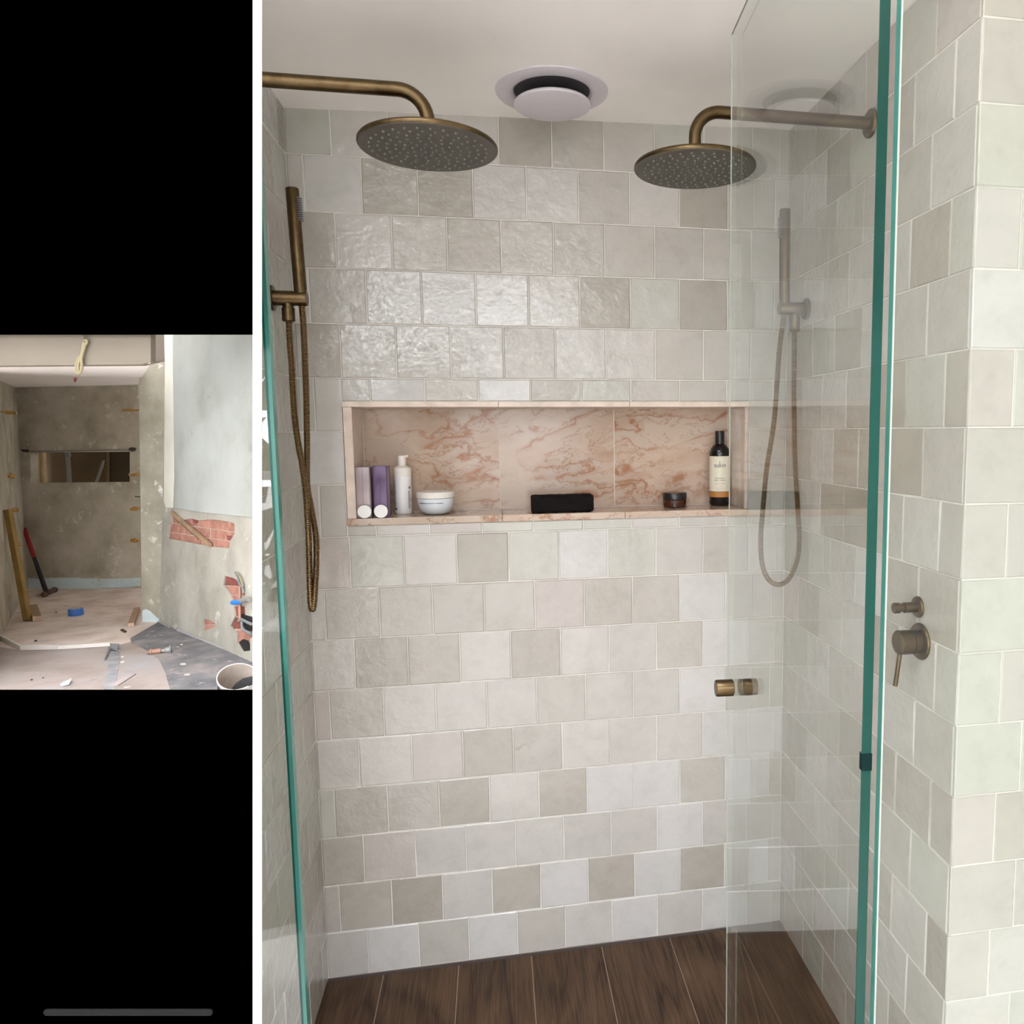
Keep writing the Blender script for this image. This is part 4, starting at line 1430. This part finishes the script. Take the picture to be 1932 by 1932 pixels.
lo_, up_ = fpt(52.5, 1171) + UPF * .0006, LW(6, 962, .004)
tb = thing('timber_post', lo_, 'long yellow-brown timber post leaning against the stripped side wall', 'timber')
dirv = (up_ - lo_).normalized()
sv = dirv.cross(FWD).normalized() * .0030
hv = dirv.cross(sv).normalized() * .0030
MB().hexa(beam(lo_, up_, sv, hv)).build('post', M['timber'], tb, bevel=.0004)
for (c0, c1, wd, hh, lab) in (((70.5, 1172.5), (63, 1150), .0038, .0060, 'short timber offcut with a drilled end beside the leaning post'),
                              ((247.5, 1182.5), (259, 1152), .0028, .0040, 'short timber offcut with reddish end beside the nib wall')):
    a, b_ = fpt(*c0), fpt(*c1)
    t = thing('timber_offcut', a, lab, 'timber', 'timber offcuts on the alcove floor')
    wv = (b_ - a).cross(UPF).normalized() * wd
    MB().hexa([a - wv, a + wv, b_ + wv, b_ - wv, a - wv + UPF * hh, a + wv + UPF * hh, b_ + wv + UPF * hh, b_ - wv + UPF * hh]).build('block', M['offcut'], t, bevel=.0003)
    dv_ = (a - b_).normalized() * .0003
    MB().hexa([a - wv * .96 + UPF * .0002, a + wv * .96 + UPF * .0002, a + wv * .96 + dv_ + UPF * .0002, a - wv * .96 + dv_ + UPF * .0002,
               a - wv * .96 + UPF * hh * .97, a + wv * .96 + UPF * hh * .97, a + wv * .96 + dv_ + UPF * hh * .97, a - wv * .96 + dv_ + UPF * hh * .97]).build('end_grain', M['offcut_end'], t)

# ---- tape roll
tp = fpt(143.5, 1160.5)
tr_ = thing('tape_roll', tp, 'roll of blue tape lying on the alcove floor', 'tape')
MB().lathe([(0.0035, 0), (0.0068, 0), (0.0070, .0004), (0.0070, .0068), (0.0068, .0072), (0.0046, .0072), (0.0045, .0002)], tp, UPF, 36, cap0=False, cap1=False).build('tape', M['tape_blue'], tr_, smooth=True)
MB().lathe([(0.0045, 0.0002), (0.0045, .0074), (0.0038, .0074), (0.0038, .0002)], tp, UPF, 36, cap0=False, cap1=False).build('core', M['tape_core'], tr_, smooth=True)

# ---- pipe fittings sticking out of both side walls
FIT = [((2, 776.5), (32, 779.5), .0022, 'brass pipe stub nearest the ceiling on the side wall by the timber post', 'L'),
       ((14, 895), (29, 900), .0030, 'pale brass elbow level with the slot, on the side wall by the post', 'L'),
       ((20, 961.5), (36, 962.5), .0026, 'brass stub just above the top of the leaning post', 'L'),
       ((29, 1024), (40, 1028.5), .0024, 'lowest brass stub on the side wall, behind the leaning post', 'L'),
       ((262, 773.5), (229, 773.5), .0020, 'long brass pipe stub near the ceiling beside the nib', 'R'),
       ((264, 895), (245, 895.5), .0024, 'brass fitting at the slot height beside the nib', 'R'),
       ((264, 958.5), (246, 961), .0028, 'double brass elbow below the slot beside the nib', 'R'),
       ((264, 1020), (246, 1019), .0030, 'lowest brass elbow beside the nib', 'R')]
for (p0, p1, r, lab, sd) in FIT:
    if sd == 'L':
        a = LW(p0[0], p0[1], -.001)
        dep = (a - CAM).dot(FWD) + .006
    else:
        dep = ZB - .05
        a = atz(p0[0], p0[1], dep)
    b_ = atz(p1[0], p1[1], dep)
    t = thing('pipe_stub', a, lab, 'pipe fitting', 'pipe stubs left in the alcove walls')
    L = b_ - a
    MB().lathe([(r * .55, 0), (r * .55, L.length * .35), (r, L.length * .37), (r, L.length * .6), (r * .75, L.length * .62), (r * .75, L.length * .97)], a, L, 14).build('stub', M['fitting'], t, smooth=True)
    MB().lathe([(r * .8, L.length * .96), (r * .8, L.length * 1.0)], a, L, 14).build('end', M['fitting_pale'], t)
pn = thing('wall_nail', atz(265, 937, .93), 'thin dark nail between two brass elbows beside the nib', 'nail')
MB().tube([atz(266, 937.5, .95), atz(255, 936.5, .95)], .0006, 8).build('shank', M['handle_black'], pn)

# ---- hanging cable
q = lambda x, y: atz(x * .12940, 620 + y * .12940, .5892)
cbt = thing('hanging_cable', q(1215, 90), 'looped cream cable hanging in front of the beige bulkhead', 'cable')
MB().tube(smooth_path([q(1212, 40), q(1220, 100), q(1230, 180), q(1250, 240)], .0006), .00075, 8).build('upper_cable', M['cable_dark'], cbt, smooth=True)
MB().tube(smooth_path([q(1235, 175), q(1265, 170), q(1270, 200), q(1240, 240), q(1225, 300), q(1200, 380), q(1188, 450), q(1195, 540), q(1180, 620), q(1150, 655), q(1118, 630), q(1112, 560), q(1130, 480), q(1165, 400)], .0006), .0011, 8).build('loop', M['cable'], cbt, smooth=True)
MB().tube(smooth_path([q(1225, 200), q(1205, 300), q(1190, 380), q(1150, 500), q(1140, 560), q(1150, 640)], .0006), .0010, 8).build('loop', M['cable'], cbt, smooth=True)
rdp = CE(142, 715, .0012)
MB().tube([CE(142, 712.5, .001), CE(141.4, 717, .001)], .0012, 8).build('red_ceiling_peg', M['red_bit'], ce)

# ---- timber strip over the exposed bricks
a, b_ = RW(327, 967, .0012), RW(400, 1029, .0012)
st = thing('timber_strip', a, 'thin timber strip lying diagonally across the exposed bricks', 'timber')
dv_ = (b_ - a).normalized()
sv = dv_.cross(RW.n).normalized()
MB().hexa(beam(a, b_, sv * .0018, RW.n * .0012)).build('strip', M['offcut'], st)
a2, b2 = a + (b_ - a) * .10 + sv * .0026 - RW.n * .0006, a + (b_ - a) * .72 + sv * .0026 - RW.n * .0006
if RW(327, 975).dot(sv) < a.dot(sv):
    a2, b2 = a2 - sv * .0052, b2 - sv * .0052
MB().hexa(beam(a2, b2, sv * .0010, RW.n * .0008)).build('dark_lath', M['cable_dark'], st)

# ---- pipes and valve in the broken corner
pv = thing('pipe_valve', RW(456, 1140, .002), 'old copper pipes with a blue valve handle in the broken wall', 'pipe')
rp = lambda x, y, o=.002: RW(x, y, o)
MB().tube(smooth_path([rp(457, 1107), rp(457.5, 1125), rp(457, 1145), rp(457.5, 1172)], .001), .0014, 10).build('copper_pipe', M['copper'], pv, smooth=True)
MB().tube(smooth_path([rp(455, 1171), rp(460, 1168), rp(470, 1173), rp(479, 1177)], .001), .0013, 10).build('grey_pipe', M['pipe_grey'], pv, smooth=True)
MB().tube(smooth_path([rp(461, 1172), rp(462, 1185), rp(468, 1190), rp(479, 1196)], .001), .0013, 10).build('grey_pipe', M['pipe_grey'], pv, smooth=True)
MB().tube([rp(462, 1133, .004), rp(479, 1129, .004)], .0022, 14).build('valve_body', M['neck_grey'], pv, smooth=True)
MB().tube([rp(450, 1136, .005), rp(455, 1136, .005), rp(465, 1135, .005)], [.0020, .0022, .0018], 16).build('blue_handle', M['valve_blue'], pv, smooth=True)
MB().tube(smooth_path([rp(448, 1079), rp(452, 1088), rp(456, 1100), rp(462, 1108), rp(464, 1120)], .001), .0009, 8).build('grey_wire', M['pipe_grey'], pv, smooth=True)
MB().tube(smooth_path([rp(452, 1080), rp(459, 1092), rp(464, 1108)], .001), .0008, 8).build('pale_wire', M['cable'], pv, smooth=True)

# ---- old tap on the floor
a, b_ = fpt(281, 1236) + UPF * .0025, fpt(324, 1231) + UPF * .0025
ot = thing('old_tap', a, 'removed brown tap with a dark round end lying on the membrane', 'tap')
dv_ = (b_ - a)
L = dv_.length
MB().lathe([(.0008, -.002), (.0012, 0), (.0030, .001), (.0032, L * .12), (.0024, L * .14), (.0026, L * .52), (.0016, L * .54)], a, dv_, 14).build('brown_body', M['copper'], ot, smooth=True)
MB().lathe([(.0015, L * .54), (.0018, L * .7), (.0026, L * .74), (.0028, L * .9)], a, dv_, 14).build('metal_neck', M['neck_grey'], ot, smooth=True)
MB().lathe([(.0040, L * .90), (.0044, L * .93), (.0044, L * .98), (.0038, L)], a, dv_, 20).build('dark_end', M['pipe_grey'], ot, smooth=True)

# ---- bucket
rim = atz(447, 1277, .605)
axb = (UPF * 0.80 - ray(444, 1277).normalized() * 0.60).normalized()
bk = thing('bucket', rim - axb * .013, 'white bucket with a black trowel in it beside the broken wall', 'bucket')
RBK = 34.0 * .605 / F
bo = rim - axb * .040
MB().lathe([(RBK * .86, 0), (RBK * .97, .038), (RBK * 1.0, .0385), (RBK * 1.0, .0405), (RBK * .955, .0405)], bo, axb, 48, cap0=True, cap1=False).build('outer_wall', M['bucket'], bk, smooth=True)
MB().lathe([(RBK * .95, .0404), (RBK * .84, .012)], bo, axb, 48, cap0=False, cap1=True).build('inner_wall', M['bucket_in'], bk, smooth=True)
tv = lambda x, y, z=.600: atz(x, y, z)
tf = [tv(437, 1299), (tv(446, 1287)), tv(458, 1279), tv(470, 1276), tv(481, 1275.5), tv(481, 1292), tv(468, 1296), tv(455, 1302)]
tf = [tv(437, 1299), tv(446, 1288), tv(458, 1280), tv(470, 1277), tv(476.5, 1276.5), tv(476.5, 1292), tv(468, 1295), tv(458, 1300), tv(447, 1303)]
trw = thing('trowel', tf[0], 'black trowel blade sticking out of the white bucket', 'trowel')
MB().prism(tf[::-1], [p + FWD * .0015 for p in tf[::-1]]).build('blade', M['handle_black'], trw)

# ---- scraps on the floor
sc1 = thing('floor_scrap', fpt(236, 1285), 'pale grey timber slip lying at the front of the stripped floor', 'scrap')
a, b_ = fpt(214, 1296), fpt(249, 1274)
wv = (b_ - a).cross(UPF).normalized() * .0030
MB().hexa([a - wv, a + wv, b_ + wv, b_ - wv, a - wv + UPF * .0012, a + wv + UPF * .0012, b_ + wv + UPF * .0012, b_ - wv + UPF * .0012]).build('slip', plain('pale_grey_slip', (0.34, 0.29, 0.28), 0.8, var=.1), sc1)
sc2 = thing('floor_scrap', fpt(203, 1236), 'dark curled membrane scrap at the end of the white curb', 'scrap')
mb = MB()
for pts in ([(197, 1247), (199, 1248), (210, 1226), (206, 1225)], [(208, 1222), (222, 1222), (220, 1226), (209, 1227)], [(206, 1226), (224, 1224), (222, 1229), (213, 1230)]):
    f = [fpt(x, y, .0015 + .0012 * (i % 2)) for i, (x, y) in enumerate(pts)]
    mb.prism(f, [p - UPF * .0006 for p in f])
mb.build('curl', M['pipe_grey'], sc2)
sc3 = thing('floor_scrap', fpt(125, 1294), 'crumpled blue-white paper scrap near the black panel', 'scrap')
f = [fpt(113, 1293, .001), fpt(121, 1291, .0022), fpt(136, 1286.5, .003), fpt(131, 1294, .0015), (fpt(118, 1297, .001))]
MB().prism(f, [p - UPF * .0005 for p in f]).build('paper', plain('blue_white_paper', (0.36, 0.40, 0.44), 0.7), sc3)
sc4 = thing('floor_scrap', fpt(233, 1191), 'small brown wood chip in front of the nib offcut', 'scrap')
f = [fpt(227, 1190.5, .0012), fpt(231, 1187.5, .0012), fpt(239.5, 1192.5, .0012), fpt(236, 1194.5, .0012)]
MB().prism(f, [p - UPF * .0008 for p in f]).build('chip', M['rust'], sc4)
chips = [(231, 1241, 1), (232, 1250.5, 1.3), (346, 1255, 1.2), (353, 1275, 1.3), (343, 1218, 1), (336, 1222, .8), (222, 1263, .8), (238, 1298, .9), (244, 1297, .8)]
for i, (x, y, s_) in enumerate(chips):
    c = fpt(x, y)
    t = MB()
    r = .0016 * s_
    pts = []
    for k in range(6):
        a = 2 * math.pi * k / 6
        rr = r * rnd.uniform(.6, 1.3)
        e1 = RIGHT * rr * 1.4 * math.cos(a) + UPF.cross(RIGHT) * rr * math.sin(a)
        pts.append(c + e1)
    ch = t.prism(pts, [p + UPF * r * rnd.uniform(.5, 1.0) + (c - p) * .35 for p in pts]).build('plaster_chip', M['chip'])
    tag(ch, 'small pale plaster chip lying on the dusty stripped floor', 'chip', 'plaster chips on the stripped floor')
for i, (x, y, s_) in enumerate([(67.5, 1210, 1.1), (60.5, 1284, 1.0), (101, 1217.5, .7), (106, 1156, .8), (82, 1280, .8)]):
    c = fpt(x, y)
    t = MB()
    r = .0011 * s_
    pts = []
    for k in range(6):
        a = 2 * math.pi * k / 6
        rr = r * rnd.uniform(.6, 1.3)
        pts.append(c + RIGHT * rr * 1.3 * math.cos(a) + UPF.cross(RIGHT) * rr * math.sin(a))
    ch = t.prism(pts, [p + UPF * r * rnd.uniform(.7, 1.2) + (c - p) * .3 for p in pts]).build('dark_chip', M['chip_dark'])
    tag(ch, 'small dark crumb lying on the pale dusty floor near the curb', 'chip', 'dark crumbs on the stripped floor')
